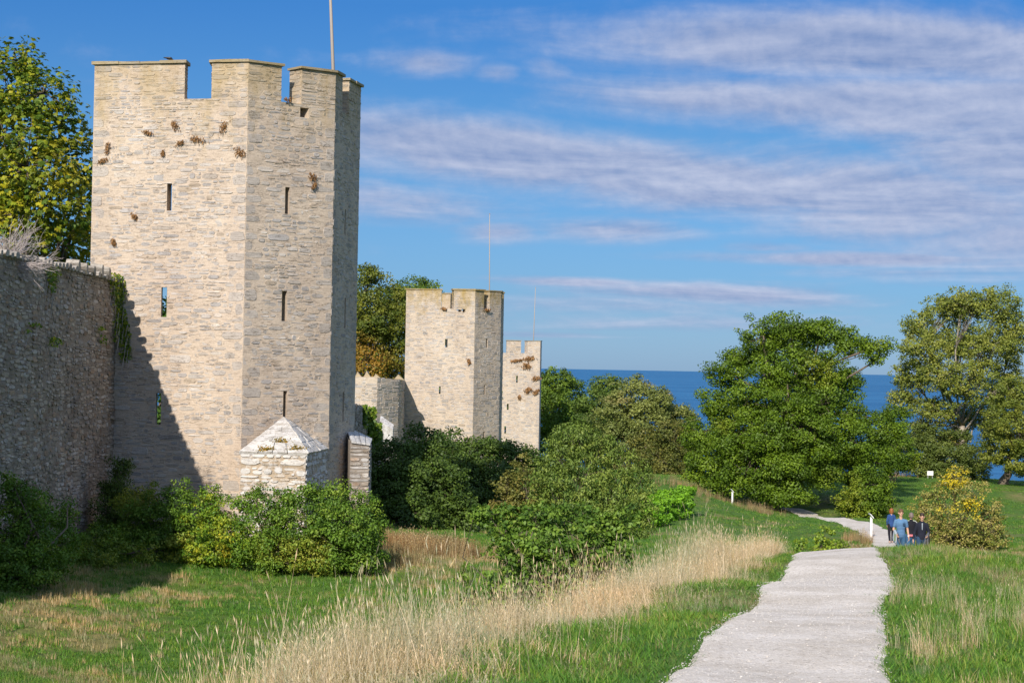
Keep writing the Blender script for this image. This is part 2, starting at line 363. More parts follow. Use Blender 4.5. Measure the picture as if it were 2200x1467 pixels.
col = n.ramp(vc, [(.0, (.38, .33, .28)), (.10, (.62, .56, .49)), (.7, (.69, .63, .56)), (1., (.77, .71, .65))])
col = n.mix(1.0, col, n.ramp(n.noise(c, 1.1, 6, .6), [(.3, (.78, .75, .70)), (.65, (1.06, 1.06, 1.06))]), 'MULTIPLY')
n.t.links.new(col, b.inputs['Base Color'])
bp = n.n('ShaderNodeBump', ins={'Strength': .55, 'Distance': .02, 'Height': n.math('ADD', vo.outputs['Distance'], n.noise(c, 6, 5, .7))}); n.t.links.new(bp.outputs[0], b.inputs['Normal'])
tag(new_obj('path', mesh_np('path', V, np.stack([ii, ii + K, ii + K + 1, ii + 1], 1), pm, None, True)), 'pale crushed limestone footpath along the rampart', kind='structure')

# sea
SEA = -28.0
wm_, n, b, o = mat('sea_water')
c = n.n('ShaderNodeNewGeometry').outputs['Position']
w1 = n.noise(n.scaled(c, (.02, .06, 1)), 1.0, 8, .65); w2 = n.noise(n.scaled(c, (.25, .6, 1)), 1.0, 6, .65); w3 = n.noise(n.scaled(c, (.0007, .004, 1)), 1.0, 5, .6)
col = n.mix(n.ramp(n.math('ADD', n.math('MULTIPLY', w1, .6), n.math('MULTIPLY', w3, .4)), [(.40, 0.), (.62, 1.)]), (.016, .105, .25), (.045, .19, .38))
n.t.links.new(col, b.inputs['Base Color']); b.inputs['Roughness'].default_value = .45; b.inputs['Specular IOR Level'].default_value = .18; b.inputs['IOR'].default_value = 1.2
bp = n.n('ShaderNodeBump', ins={'Strength': 1.0, 'Distance': 1.2, 'Height': n.math('ADD', w1, n.math('MULTIPLY', w2, .35))}); n.t.links.new(bp.outputs[0], b.inputs['Normal'])
sx = np.array([-40000, -4000, -600, 0, 600, 4000, 40000.]); sy = np.array([-300., 300, 600, 1200, 4000, 12000, 50000])
SX, SY = np.meshgrid(sx, sy); ii = (np.arange(6)[:, None] * 7 + np.arange(6)[None]).ravel()
tag(new_obj('sea', mesh_np('sea', np.stack([SX.ravel(), SY.ravel(), np.full(49, SEA)], 1), np.stack([ii, ii + 1, ii + 8, ii + 7], 1), wm_)), 'deep blue sea reaching to the horizon', kind='structure')

# ------------------------------------------------------------------ masonry
def stone_verts(u0, u1, v0, v1, proud, rs, n=9, pw=(3.2, 7)):
    """irregular rounded block: outline ring at the wall, inset ring in front. returns local (u, v, d)"""
    cu, cv = (u0 + u1) / 2, (v0 + v1) / 2; a, b_ = (u1 - u0) / 2, (v1 - v0) / 2
    base = []; top = []
    p = rs.uniform(*pw); ph = rs.uniform(0, 6.28)
    for k in range(n):
        t = 2 * math.pi * k / n + rs.uniform(-.16, .16) + .35
        c_, s_ = math.cos(t), math.sin(t); r = (abs(c_) ** p + abs(s_) ** p) ** (-1 / p) * rs.uniform(.90, 1.0)
        uu, vv = c_ * r * a, s_ * r * b_
        base.append((cu + uu, cv + vv, -.04)); ins = min(.028, .22 * b_)
        k1 = max(0.2, 1 - ins / a); k2 = max(.2, 1 - ins / b_)
        top.append((cu + uu * k1, cv + vv * k2, proud + (uu / a) * TILT[0] + (vv / b_) * TILT[1] + rs.uniform(-.004, .004)))
    F_ = [[k, (k + 1) % n, n + (k + 1) % n, n + k] for k in range(n)] + [[n + k for k in range(n)]]
    return base + top, F_
TILT = [0, 0]
def gen_stones(L, v0, v1, voids, rs, hr=(.10, .34), wr=(.28, 1.0), proud=(-.004, .02), edge=(True, True), pal=None, occupied=None, gap=.022, quoin=False):
    out = []; v = v0
    if quoin:
        voids = list(voids); blocks = []
        for side in (0, 1):
            z = v0; alt = side
            while z < v1 - .2:
                h = rs.uniform(.26, .52); h = min(h, v1 - z); w = rs.uniform(.55, .95) if alt else rs.uniform(.28, .5); alt = 1 - alt
                blocks.append((-.012, w, z, z + h) if side == 0 else (L - w, L + .012, z, z + h)); z += h
        for _ in range(int(L * (v1 - v0) * .28)):
            w, h = rs.uniform(.45, 1.15), rs.uniform(.2, .42); a = rs.uniform(.5, max(.51, L - .5 - w)); b_ = rs.uniform(v0, v1 - h - .2)
            if a + w < L - .4 and not any(a < x1 + .1 and a + w > x0 - .1 and b_ < y1 + .05 and b_ + h > y0 - .05 for (x0, x1, y0, y1) in voids + blocks): blocks.append((a, a + w, b_, b_ + h))
        for (x0, x1, y0, y1) in blocks:
            if any(x0 < q[1] and x1 > q[0] and y0 < q[3] and y1 > q[2] for q in voids): continue
            TILT[0] = rs.uniform(-.008, .008); TILT[1] = rs.uniform(-.006, .004)
            V_, F_ = stone_verts(x0, x1, y0 + .012, y1 - .012, rs.uniform(*proud), rs, 12, (6, 14)); out.append([(x1 - x0) * (y1 - y0), V_, F_, shade((.45, .405, .365), .86, 1.05) if (x0 < 0 or x1 > L) else pal(rs)])
        voids += [(x0, x1, y0, y1) for (x0, x1, y0, y1) in blocks]
    while v < v1 - .04:
        h = rs.uniform(*hr) * (1.15 if rs.random() < .25 else 1); h = min(h, v1 - v)
        if v1 - v - h < hr[0]: h = v1 - v
        u = 0.0; first = True
        while u < L - .02:
            w = rs.uniform(*wr) * (1.0 if h > .18 else .85)
            q = (first and edge[0])
            if q: w = rs.uniform(.35, .9)
            if L - u - w < wr[0] * .8: w = L - u
            parts = [(v, v + h)]
            if h > .24 and rs.random() < .5 and not q: k = rs.uniform(.35, .65); parts = [(v, v + h * k), (v + h * k, v + h)]
            if rs.random() < .045: parts = []
            for (a, b_) in parts:
                uu0, uu1 = u, u + w
                if len(parts) == 2 and rs.random() < .4: mid = u + w * rs.uniform(.35, .65); segs = [(uu0, mid), (mid, uu1)]
                else: segs = [(uu0, uu1)]
                for (s0, s1) in segs:
                    mu = (s0 + s1) / 2
                    wob = (.07 * math.sin(mu * .9 + v * .7) + .05 * math.sin(mu * 2.3 + v * 1.9) + .03 * math.sin(mu * 5.1 + v * 3.1)) if v > v0 + .3 and v < v1 - .5 else 0
                    g = gap * rs.uniform(.3, 1.2)
                    e0, e1 = s0 + g / 2, s1 - g / 2; f0, f1 = a + g / 2 + wob, b_ - g / 2 + wob
                    if s0 <= .001: e0 = -.012
                    if s1 >= L - .001: e1 = L + .012
                    ok = True
                    for (x0, x1, y0, y1) in voids:
                        if e0 < x1 and e1 > x0 and f0 < y1 and f1 > y0:
                            ov = [(x1 - e0, 'l'), (e1 - x0, 'r'), (y1 - f0, 'b'), (f1 - y0, 't')]
                            k, sd_ = min(ov)
                            if sd_ == 'l': e0 = x1 + .008
                            elif sd_ == 'r': e1 = x0 - .008
                            elif sd_ == 'b': f0 = y1 + .008
                            else: f1 = y0 - .008
                            if e1 - e0 < .07 or f1 - f0 < .035: ok = False
                    if not ok or e1 - e0 < .07 or f1 - f0 < .035: continue
                    TILT[0] = rs.uniform(-.012, .012); TILT[1] = rs.uniform(-.010, .006)
                    V_, F_ = stone_verts(e0, e1, f0, f1, rs.uniform(*proud), rs, 10)
                    out.append([(e1 - e0) * (f1 - f0), V_, F_, pal(rs)])
            u += w; first = False
        v += h
    return out
def place(st, o0, ud, nd):
    o0 = np.array(o0, float); ud = np.array(ud, float); nd = np.array(nd, float)
    for s in st:
        A = np.array(s[1]); s[1] = o0[None] + A[:, :1] * ud + A[:, 1:2] * np.array([0, 0, 1.]) + A[:, 2:3] * nd
    return st
def emit_stones(stones, material, parent, limit=300, name='stone'):
    stones.sort(key=lambda s: -s[0])
    for s in stones[:limit]:
        me = mesh_np(name, s[1], s[2], material, np.array([s[3]] * len(s[1])))
        o_ = new_obj(name, me, parent)
    if len(stones) > limit:
        mb = MB()
        for s in stones[limit:]: mb.add(s[1], s[2], s[3])
        tag(mb.build('stonework', material, parent), kind='stuff')
def pal_pale(rs):
    k = rs.random(); j = rs.uniform(.80, 1.12)
    if k < .42: c_ = (.46, .42, .385)
    elif k < .68: c_ = (.49, .43, .375)
    elif k < .85: c_ = (.40, .375, .36)
    elif k < .94: c_ = (.50, .45, .40)
    else: c_ = (.46, .38, .30)
    return tuple(x * j for x in c_)
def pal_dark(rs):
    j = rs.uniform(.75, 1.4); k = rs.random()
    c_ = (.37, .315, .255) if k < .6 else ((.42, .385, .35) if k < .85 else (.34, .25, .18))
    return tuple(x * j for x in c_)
def pal_white(rs):
    j = rs.uniform(.8, 1.1); return tuple(x * j for x in ((.60, .58, .55) if rs.random() < .7 else (.46, .40, .33)))

def lerp(a, b, t): return a + (b - a) * t
def shade(c_, lo, hi):
    k = rs.uniform(lo, hi); return tuple(x * k for x in c_)
class Face:
    def __init__(s, p, q, ip, iq):
        s.p = np.array([p[0], p[1], 0.]); s.q = np.array([q[0], q[1], 0.]); s.ip = np.array([ip[0], ip[1], 0.]); s.iq = np.array([iq[0], iq[1], 0.])
        s.L = np.linalg.norm(s.q - s.p); s.ud = (s.q - s.p) / s.L; s.nd = np.array([s.ud[1], -s.ud[0], 0.]); s.voids = []; s.crenels = []; s.merlons = []
    def uv(s, px, py):
        r = ray(px, py); t = (s.p @ s.nd) / (r @ s.nd); w = r * t; return float((w - s.p) @ s.ud), float(w[2])
    def out(s, u, z, d=0.): return s.p + s.ud * u + s.nd * d + np.array([0, 0, z])
    def inn(s, u, z): w = lerp(s.ip, s.iq, u / s.L); return w + np.array([0, 0, z])
def offset_poly(pts, th):
    """inner polyline, th metres to the left-hand inside"""
    pts = [np.array(p, float) for p in pts]; out = []
    N = []
    for a, b_ in zip(pts[:-1], pts[1:]):
        d_ = (b_ - a) / np.linalg.norm(b_ - a); N.append(np.array([-d_[1], d_[0]]))
    for i, p in enumerate(pts):
        if i == 0: out.append(p + N[0] * th)
        elif i == len(pts) - 1: out.append(p + N[-1] * th)
        else:
            nn = N[i - 1] + N[i]; nn /= np.linalg.norm(nn); out.append(p + nn * th / (nn @ N[i]))
    return out
def breaks(L, step, extra):
    e_ = sorted(set([0., L] + [min(max(x, 0), L) for x in extra])); out = [e_[0]]
    for a, b_ in zip(e_[:-1], e_[1:]):
        k = max(1, int(round((b_ - a) / step))); out += [a + (b_ - a) * (i + 1) / k for i in range(k)]
    return out
def skin(mb, f, z0, z1, voids, step, fn, flip, disp=0., seed=0):
    us = breaks(f.L, step, [v[0] for v in voids] + [v[1] for v in voids]); zs = [z0 + x for x in breaks(z1 - z0, step, [v[2] - z0 for v in voids] + [v[3] - z0 for v in voids])]
    base = len(mb.v); nu = len(us)
    U, Z = np.meshgrid(us, zs); 
    D_ = disp * fbm(U * 2.2 + seed * 9, Z * 3.5, seed, seed, 3) * (np.minimum(1, np.minimum(U, f.L - U) / .3)) if disp else U * 0
    for i in range(len(zs)):
        for j in range(nu):
            w = fn(us[j], zs[i]) + f.nd * D_[i, j]; mb.v.append(tuple(map(float, w))); mb.t.append((1, 1, 1))
    for i in range(len(zs) - 1):
        zc = (zs[i] + zs[i + 1]) / 2
        for j in range(nu - 1):
            uc = (us[j] + us[j + 1]) / 2
            if any(v[0] < uc < v[1] and v[2] < zc < v[3] for v in voids): continue
            q = [base + i * nu + j, base + i * nu + j + 1, base + (i + 1) * nu + j + 1, base + (i + 1) * nu + j]
            mb.f.append(q[::-1] if flip else q)
def prism(mb, outer, inner, z0, z1):
    """closed prism whose plan is outer polyline + reversed inner polyline"""
    ring = list(outer) + list(inner)[::-1]; n_ = len(ring)
    V_ = [(p[0], p[1], z0) for p in ring] + [(p[0], p[1], z1) for p in ring]
    F_ = [[i, (i + 1) % n_, n_ + (i + 1) % n_, n_ + i] for i in range(n_)]
    m_ = len(outer)
    for i in range(m_ - 1):
        F_.append([n_ + i, n_ + i + 1, n_ + (n_ - 2 - i), n_ + (n_ - 1 - i)])
    mb.add(V_, F_)
def build_tower(t, corners, th, zb, zsill, ztop, slits, merlons, holes, mats, rs, hr, wr, step, splay=.13, faces_with_stones=None, cop=.10, copth=.11, limit=300, capstep=1.1):
    """slits: (face, px, y0, y1, width_px); merlons: list of runs [(face,u0,u1),(face+1,..)] ; mats = (stone, mortar)"""
    inner = offset_poly(corners, th); fs = [Face(corners[i], corners[i + 1], inner[i], inner[i + 1]) for i in range(len(corners) - 1)]
    for (fi, px, y0, y1, wpx, *sp_) in slits:
        f = fs[fi]; ua, za = f.uv(px - wpx / 2, y0); ub, _ = f.uv(px + wpx / 2, y0); _, zb_ = f.uv(px, y1)
        f.voids.append((ua, ub, zb_, za, sp_[0] if sp_ else splay))
    for (fi, u0, u1, z0_, z1_) in holes: fs[fi].voids.append((u0, u1, z0_, z1_, .05))
    mb = MB()
    for k, f in enumerate(fs):
        skin(mb, f, zb, zsill, [v[:4] for v in f.voids], step, f.out, False, .012, k + 1)
        iv = [(v[0] - v[4], v[1] + v[4], v[2] - .02, v[3] + .02) for v in f.voids]
        skin(mb, f, zb, zsill, iv, .9, f.inn, True)
        n0 = [f.out(f.L * i / 12, zsill) for i in range(13)]; n1 = [f.inn(f.L * i / 12, zsill) for i in range(13)]
        for i in range(12): mb.add([n0[i], n0[i + 1], n1[i + 1], n1[i]], [[0, 1, 2, 3]])
        for v, w in zip(f.voids, iv):
            A = [f.out(v[0], v[2]), f.out(v[1], v[2]), f.out(v[1], v[3]), f.out(v[0], v[3])]; B = [f.inn(w[0], w[2]), f.inn(w[1], w[2]), f.inn(w[1], w[3]), f.inn(w[0], w[3])]
            for i in range(4): j = (i + 1) % 4; mb.add([A[i], A[j], B[j], B[i]], [[0, 1, 2, 3]])
    for f, a, b_ in ((fs[0], 'p', 'ip'), (fs[-1], 'q', 'iq')):
        A, B = getattr(f, a), getattr(f, b_); mb.add([(*A[:2], zb), (*B[:2], zb), (*B[:2], zsill), (*A[:2], zsill)], [[0, 1, 2, 3]])
    mb.build('wall', mats[1], t)
    stones = []
    fw = faces_with_stones if faces_with_stones is not None else range(len(fs))
    for run in merlons:
        zt = ztop + (run[0][3] if len(run[0]) > 3 else 0)
        outer = []; inn_ = []
        for j, r_ in enumerate(run):
            f = fs[r_[0]]; outer.append(f.out(r_[1], 0)); inn_.append(f.inn(r_[1], 0))
            if j == len(run) - 1: outer.append(f.out(r_[2], 0)); inn_.append(f.inn(r_[2], 0))
            f.merlons.append((r_[1], r_[2], zt))
        mm = MB(); prism(mm, outer, inn_, zsill - .01, zt); mo = mm.build('merlon', mats[1], t)
        ms = []
        for (fa, pa, pb) in ((fs[run[0][0]], outer[0], inn_[0]), (fs[run[-1][0]], outer[-1], inn_[-1])):
            first = fa is fs[run[0][0]] and pa is outer[0]
            d_ = (pb - pa); Ls = np.linalg.norm(d_); d_ = d_ / Ls; nn = np.array([d_[1], -d_[0], 0])
            if (nn @ fa.ud) > 0 and first: nn = -nn
            if (nn @ fa.ud) < 0 and not first: nn = -nn
            ms += place(gen_stones(Ls, zsill, zt, [], rs, hr, (.3, .6), (.0, .02), pal=mats[2]), pa, d_, nn)
        for s in ms: stones.append([s[0] * .6, s[1], s[2], s[3]])
        # coping slabs: along each segment
        for j, r_ in enumerate(run):
            f = fs[r_[0]]; a0, a1 = r_[1], r_[2]; first = j == 0; last = j == len(run) - 1
            k = max(1, int(round((a1 - a0) / capstep))); cuts = [a0] + sorted(a0 + (a1 - a0) * (i + 1 + rs.uniform(-.2, .2)) / k for i in range(k - 1)) + [a1]
            for i in range(k):
                lo = cuts[i] + .004 - (cop if (first and i == 0) else 0); hi = cuts[i + 1] - .004 + (cop if (last and i == k - 1) else 0)
                zz0 = zt + .002 + rs.uniform(0, .012); zz1 = zz0 + copth * rs.uniform(.75, 1.15); pr = cop * rs.uniform(.6, 1.2)
                def corner_out(u, end):
                    w = f.out(u, 0, 0)
                    if not end or (u > 0 and u < f.L): return w + f.nd * pr
                    return w + f.nd * pr
                A = [corner_out(lo, 0), corner_out((lo + hi) / 2, 0) + f.nd * rs.uniform(-.015, .015), corner_out(hi, 0)]
                if not first and i == 0: A[0] = f.p + (fs[r_[0] - 1].nd + f.nd) * pr * .55
                if not last and i == k - 1: A[2] = f.q + (fs[r_[0] + 1].nd + f.nd) * pr * .55
                ia = f.inn(min(max(lo, 0), f.L), 0) if (not first and i == 0) or (not last and i == k - 1) else None
                def inner_pt(u): uu = min(max(u, -.2), f.L + .2); return f.inn(uu, 0) - f.nd * cop * .6
                Bp = [inner_pt(lo) if not (not first and i == 0) else f.ip - f.nd * cop * .5, inner_pt((lo + hi) / 2), inner_pt(hi) if not (not last and i == k - 1) else f.iq - f.nd * cop * .5]
                cm = MB(); ring = A + Bp[::-1]; tn = shade((.36, .33, .27), .8, 1.05)
                Vc = [(p[0], p[1], zz0) for p in ring] + [(p[0] * 1, p[1] * 1, zz1 + rs.uniform(-.01, .01)) for p in ring]
                cm.add(Vc, [[x, (x + 1) % 6, 6 + (x + 1) % 6, 6 + x] for x in range(6)] + [[6, 7, 10, 11], [7, 8, 9, 10], [5, 4, 1, 0], [4, 3, 2, 1]], tn)
                cm.build('coping_stone', mats[0], mo)
    for k in fw:
        f = fs[k]
        occ = sorted(f.merlons); vo = [tuple(v[:4]) for v in f.voids]
        st = gen_stones(f.L, zb + .1, zsill, vo, rs, hr, wr, pal=mats[2], proud=(-.003, .021), quoin=True)
        for (a, b_, zt) in occ:
            s2 = gen_stones(b_ - a, zsill, zt - .01, [], rs, hr, wr, pal=mats[2], proud=(-.003, .021))
            for s in s2: s[1] = [(x + a, y, z) for (x, y, z) in s[1]]
            st += s2
        place(st, f.p, f.ud, f.nd)
        w = abs(f.nd[1]) * .9 + .1
        for s in st: s[0] *= w
        stones += st
    # sill slabs in the crenels
    emit_stones(stones, mats[0], t, limit)
    return fs
def plan_from_px(px, D, edges):
    """edges: before = (px_left, beta) going left from the near corner, after = list of (px, beta)"""
    N = P(px, hor(px), D)[:2]
    def hit(p, ang, pxt):
        r = ray(pxt, hor(pxt)); d_ = np.array([math.cos(ang), math.sin(ang)]); tx = r[0]
        # p + s d = t (tx,1)
        s_ = (tx * p[1] - p[0]) / (d_[0] - tx * d_[1]); return p + d_ * s_
    (pl, bl), rest = edges; out = [hit(N, R(180 + bl), pl), N]
    cur = N
    for (pr, br) in rest: cur = hit(cur, R(br), pr); out.append(cur)
    return out

MORT = stone_mat('lime_mortar', base=(.53, .44, .355), lichen=.5, zt=12, zs=4.5, bump=.8)
STN = stone_mat('pale_limestone', lichen=.55, zt=12, zs=4.5)
MORT2 = stone_mat('lime_mortar_far', base=(.53, .445, .36), lichen=.9, zt=6.9, zs=3.4, bump=.8)
STN2 = stone_mat('pale_limestone_far', lichen=.95, zt=6.9, zs=3.4)
rs = random.Random(3)
# ---- near tower
plan = plan_from_px(521, 78, ((190, -13.6), [(709, 38), (764, 80)]))
base1 = ground(plan[1][0], plan[1][1])
t1 = thing('stone_tower', (plan[1][0], plan[1][1], float(base1)), 'tallest pale limestone tower in front, with arrow slits and a battlemented top', 'tower', 'medieval wall towers')
def z_at(px, py, D): return float(P(px, py, D)[2])
zt1 = z_at(530, 134, 78); zs1 = z_at(530, 211, 78)
tmp = offset_poly(plan, .85); TF = [Face(plan[i], plan[i + 1], tmp[i], tmp[i + 1]) for i in range(3)]
uA = lambda px, y=170: TF[0].uv(px, y)[0]; uB = lambda px, y=170: TF[1].uv(px, y)[0]; uC = lambda px, y=190: TF[2].uv(px, y)[0]
h0, hz0 = uB(645, 232), TF[1].uv(645, 252)[1]; h1, hz1 = uB(664, 232), TF[1].uv(664, 233)[1]
F1 = build_tower(t1, plan, .85, float(base1) - 1.5, zs1, zt1,
    [(0, 364.5, 395, 453, 10.5, -.02), (0, 353, 617, 681, 12), (0, 341, 845, 912, 11), (1, 618, 402, 460, 10), (1, 611.5, 625, 690, 11), (1, 613, 840, 898, 8.5), (2, 742, 640, 705, 2.6), (2, 738, 842, 905, 2.6), (2, 742, 450, 505, 2.2)],
    [[(0, 0.0, uA(397))], [(0, uA(455), TF[0].L), (1, 0.0, uB(605))], [(1, uB(648), TF[1].L), (2, 0.0, uC(736))], [(2, uC(750), TF[2].L)]],
    [(1, h0, h1, hz0, hz1)], (STN, MORT, pal_pale), rs, (.08, .25), (.2, .8), .13)
# pier against the right face
def wall_block(name, label, cat, poly, zb, zt, mats, parent=None, hr=(.12, .3), wr=(.25, .7), vis=None, limit=300):
    pass
def pyramid_pier(t):
    f = F1[1]; pf = P(517, 975, 76.6); pr_ = P(657, 975, 76.3); D3 = f.uv(703, 970); pc = f.out(D3[0], D3[1])
    ap = P(610, 897, float((f.p @ f.nd) / (ray(610, 897) @ f.nd))); z1 = float(pr_[2]); zb = float(base1) - 1
    A = np.array([pf[0], pf[1], 0]); B = np.array([pr_[0], pr_[1], 0]); C_ = np.array([pc[0], pc[1], 0]); Dm = F1[0].out(F1[0].uv(516, 975)[0], 0) + F1[0].nd * -.1
    A[2] = B[2] = C_[2] = 0
    b_ = MB(); prism(b_, [A, B, C_], [Dm, (Dm + C_) / 2 + np.array([0, .5, 0]), C_ + np.array([-.2, .4, 0])], zb, z1)
    o_ = b_.build('buttress', MORTW, t)
    st = []
    for (a, c_) in ((A, B), (B, C_)):
        d_ = c_ - a; L = np.linalg.norm(d_); d_ /= L; nn = np.array([d_[1], -d_[0], 0])
        st += place(gen_stones(L, zb, z1 - .02, [], rs, (.12, .32), (.25, .85), (.01, .05), pal=pal_white, gap=.05), a, d_, nn)
    emit_stones(st, STNW, o_, 200)
    # roof slabs: front and right slopes of the half pyramid, in courses
    ap = ap + np.array([0, -.05, 0]); Az, Bz, Cz = (np.array([p[0], p[1], z1 + .01]) for p in (A - (B - A) * .03, B + (B - A) * .03, C_ + (C_ - B) * .03))
    Az[1] -= .06; Bz[1] -= .06; left_up = ap + (Az - ap) * .0
    for (p, q) in ((Az, Bz), (Bz, Cz)):
        nrm_ = np.cross(q - p, ap - p); nrm_ /= np.linalg.norm(nrm_)
        if nrm_[1] > 0 and nrm_[2] < 0: nrm_ = -nrm_
        rows = 7 
        for i in range(rows):
            s0, s1 = i / rows, (i + 1) / rows; a0, b0 = lerp(p, ap, s0), lerp(q, ap, s0); a1, b1 = lerp(p, ap, s1), lerp(q, ap, s1)
            L = np.linalg.norm(b0 - a0); k = max(1, int(L / .55)); cuts = [0] + sorted((j + 1 + rs.uniform(-.25, .25)) / k for j in range(k - 1)) + [1]
            for j in range(k):
                u, v = cuts[j] + .006, cuts[j + 1] - .006; pr = rs.uniform(.03, .075)
                Q = [lerp(a0, b0, u), lerp(a0, b0, v), lerp(a1, b1, v), lerp(a1, b1, u)]; sm = MB()
                tn = shade((.56, .54, .51), .75, 1.05)
                sm.add([x - nrm_ * .1 for x in Q] + [x + nrm_ * (pr + rs.uniform(-.01, .01)) for x in Q], [[0, 1, 5, 4], [1, 2, 6, 5], [2, 3, 7, 6], [3, 0, 4, 7], [4, 5, 6, 7]], tn)
                sm.build('roof_slab', STNW, o_)
    # moss cushions on the roof
    mm = MB()
    return o_, Az, Bz, ap
STNW = stone_mat('whitened_stone', white=.75, lichen=.25, zt=0, zs=4); MORTW = stone_mat('pier_mortar', base=(.42, .34, .25), white=.5)
pier, pAz, pBz, pap = pyramid_pier(t1)
# small pent-roofed buttress behind the dark face
def small_buttress(t):
    z1 = z_at(793, 957, 82.5); z2 = z_at(757, 925, 84); a = P(752, 960, 82.0)[:2]; b_ = P(793, 960, 82.2)[:2]; c_ = P(797, 960, 85.5)[:2]; d_ = F1[2].q[:2] + np.array([-.5, .3])
    mb = MB(); zb = float(base1) - 1.2; ring = [a, b_, c_, d_]; zs = [z2 - .45, z1, z1 + .1, z2 + .1]
    mb.add([(*p, zb) for p in ring] + [(*p, z) for p, z in zip(ring, zs)], [[0, 1, 5, 4], [1, 2, 6, 5], [2, 3, 7, 6], [3, 0, 4, 7], [4, 5, 6], [4, 6, 7]])
    o_ = mb.build('buttress', MORTD, t)
    st = []
    for (p, q) in ((a, b_), (b_, c_)):
        p3 = np.array([*p, 0]); q3 = np.array([*q, 0]); dd = q3 - p3; L = np.linalg.norm(dd); dd /= L
        st += place(gen_stones(L, zb, z1 - .02, [], rs, (.08, .20), (.15, .4), (.01, .05), pal=lambda q_: pal_dark(q_) if q_.random() < .75 else (.45, .43, .41), gap=.03), p3, dd, np.array([dd[1], -dd[0], 0]))
    emit_stones(st, STND, o_, 150)
    T4 = [np.array([*p, z + .02]) for p, z in zip(ring, zs)]
    for i in range(4):
        s0, s1 = i / 4, (i + 1) / 4; A_, B_ = lerp(T4[1], T4[0], s0), lerp(T4[2], T4[3], s0); A2, B2 = lerp(T4[1], T4[0], s1 - .02), lerp(T4[2], T4[3], s1 - .02); sm = MB()
        up = np.array([0, 0, rs.uniform(.06, .1)]); off = np.array([.05, -.06, 0])
        sm.add([A_ + off, B_ + off, B2 + off, A2 + off, A_ + up + off, B_ + up + off, B2 + up + off, A2 + up + off], [[0, 1, 5, 4], [1, 2, 6, 5], [2, 3, 7, 6], [3, 0, 4, 7], [4, 5, 6, 7], [3, 2, 1, 0]], (.5, .5, .5))
        sm.build('roof_slab', STNW, o_)
STND = stone_mat('weathered_stone', grime=.3, white=.3); MORTD = stone_mat('weathered_mortar', base=(.33, .29, .25), grime=.5)
small_buttress(t1)

# ---- second and third towers
plan2 = plan_from_px(1018, 172, ((870, -8), [(1074, 52), (1080, 86), (960, 172)]))
base2 = float(ground(plan2[1][0], plan2[1][1]))
t2 = thing('stone_tower', (plan2[1][0], plan2[1][1], base2), 'middle-distance limestone tower with yellow lichen on its battlements, second of the row', 'tower', 'medieval wall towers')
tmp = offset_poly(plan2, .85); T2F = [Face(plan2[i], plan2[i + 1], tmp[i], tmp[i + 1]) for i in range(4)]
u2 = lambda k, px, y=640: T2F[k].uv(px, y)[0]
zt2 = z_at(1018, 624, 172); zs2 = z_at(1018, 664, 172)
F2 = build_tower(t2, plan2, .85, base2 - 1.5, zs2, zt2,
    [(0, 959, 728, 746, 5.5), (0, 945, 830, 846, 3.4), (1, 1046, 728, 747, 3.6), (1, 1041, 827, 848, 3), (1, 1040, 927, 942, 3)],
    [[(0, 0., u2(0, 948.5))], [(0, u2(0, 975.5), T2F[0].L), (1, 0., u2(1, 1040))], [(1, u2(1, 1052), T2F[1].L), (2, 0., 1.6)], [(3, u2(3, 973), u2(3, 951), -.15)], [(2, 2.6, T2F[2].L), (3, 0, 1.2)]],
    [(0, u2(0, 981, 668), u2(0, 992, 668), T2F[0].uv(985, 670)[1], T2F[0].uv(985, 665.5)[1]), (0, u2(0, 992, 668), u2(0, 1000, 668), T2F[0].uv(995, 671)[1], T2F[0].uv(995, 661)[1])],
    (STN2, MORT2, pal_pale), rs, (.14, .36), (.35, 1.0), .3, splay=.2, capstep=1.6, faces_with_stones=[0, 1, 2])
plan3 = plan_from_px(1160, 298, ((1076, -3), [(1163, 80)]))
base3 = float(ground(plan3[1][0], plan3[1][1]))
t3 = thing('stone_tower', (plan3[1][0], plan3[1][1], base3), 'farthest and smallest limestone tower, half in shade, with only two merlons standing', 'tower', 'medieval wall towers')
tmp = offset_poly(plan3, .85); T3F = [Face(plan3[i], plan3[i + 1], tmp[i], tmp[i + 1]) for i in range(2)]
u3 = lambda k, px, y=740: T3F[k].uv(px, y)[0]
zt3 = z_at(1150, 733, 298); zs3 = z_at(1150, 759, 298)
F3 = build_tower(t3, plan3, .85, base3 - 1.5, zs3, zt3,
    [(0, 1111, 807, 822, 4), (0, 1091, 867, 880, 3.6), (0, 1085.5, 915, 931, 3.6)],
    [[(0, u3(0, 1088.5), u3(0, 1119.5))], [(0, u3(0, 1134), T3F[0].L), (1, 0., T3F[1].L)]], [],
    (STN2, MORT2, pal_pale), rs, (.2, .4), (.5, 1.2), .5, splay=.2, capstep=2.5, limit=120)

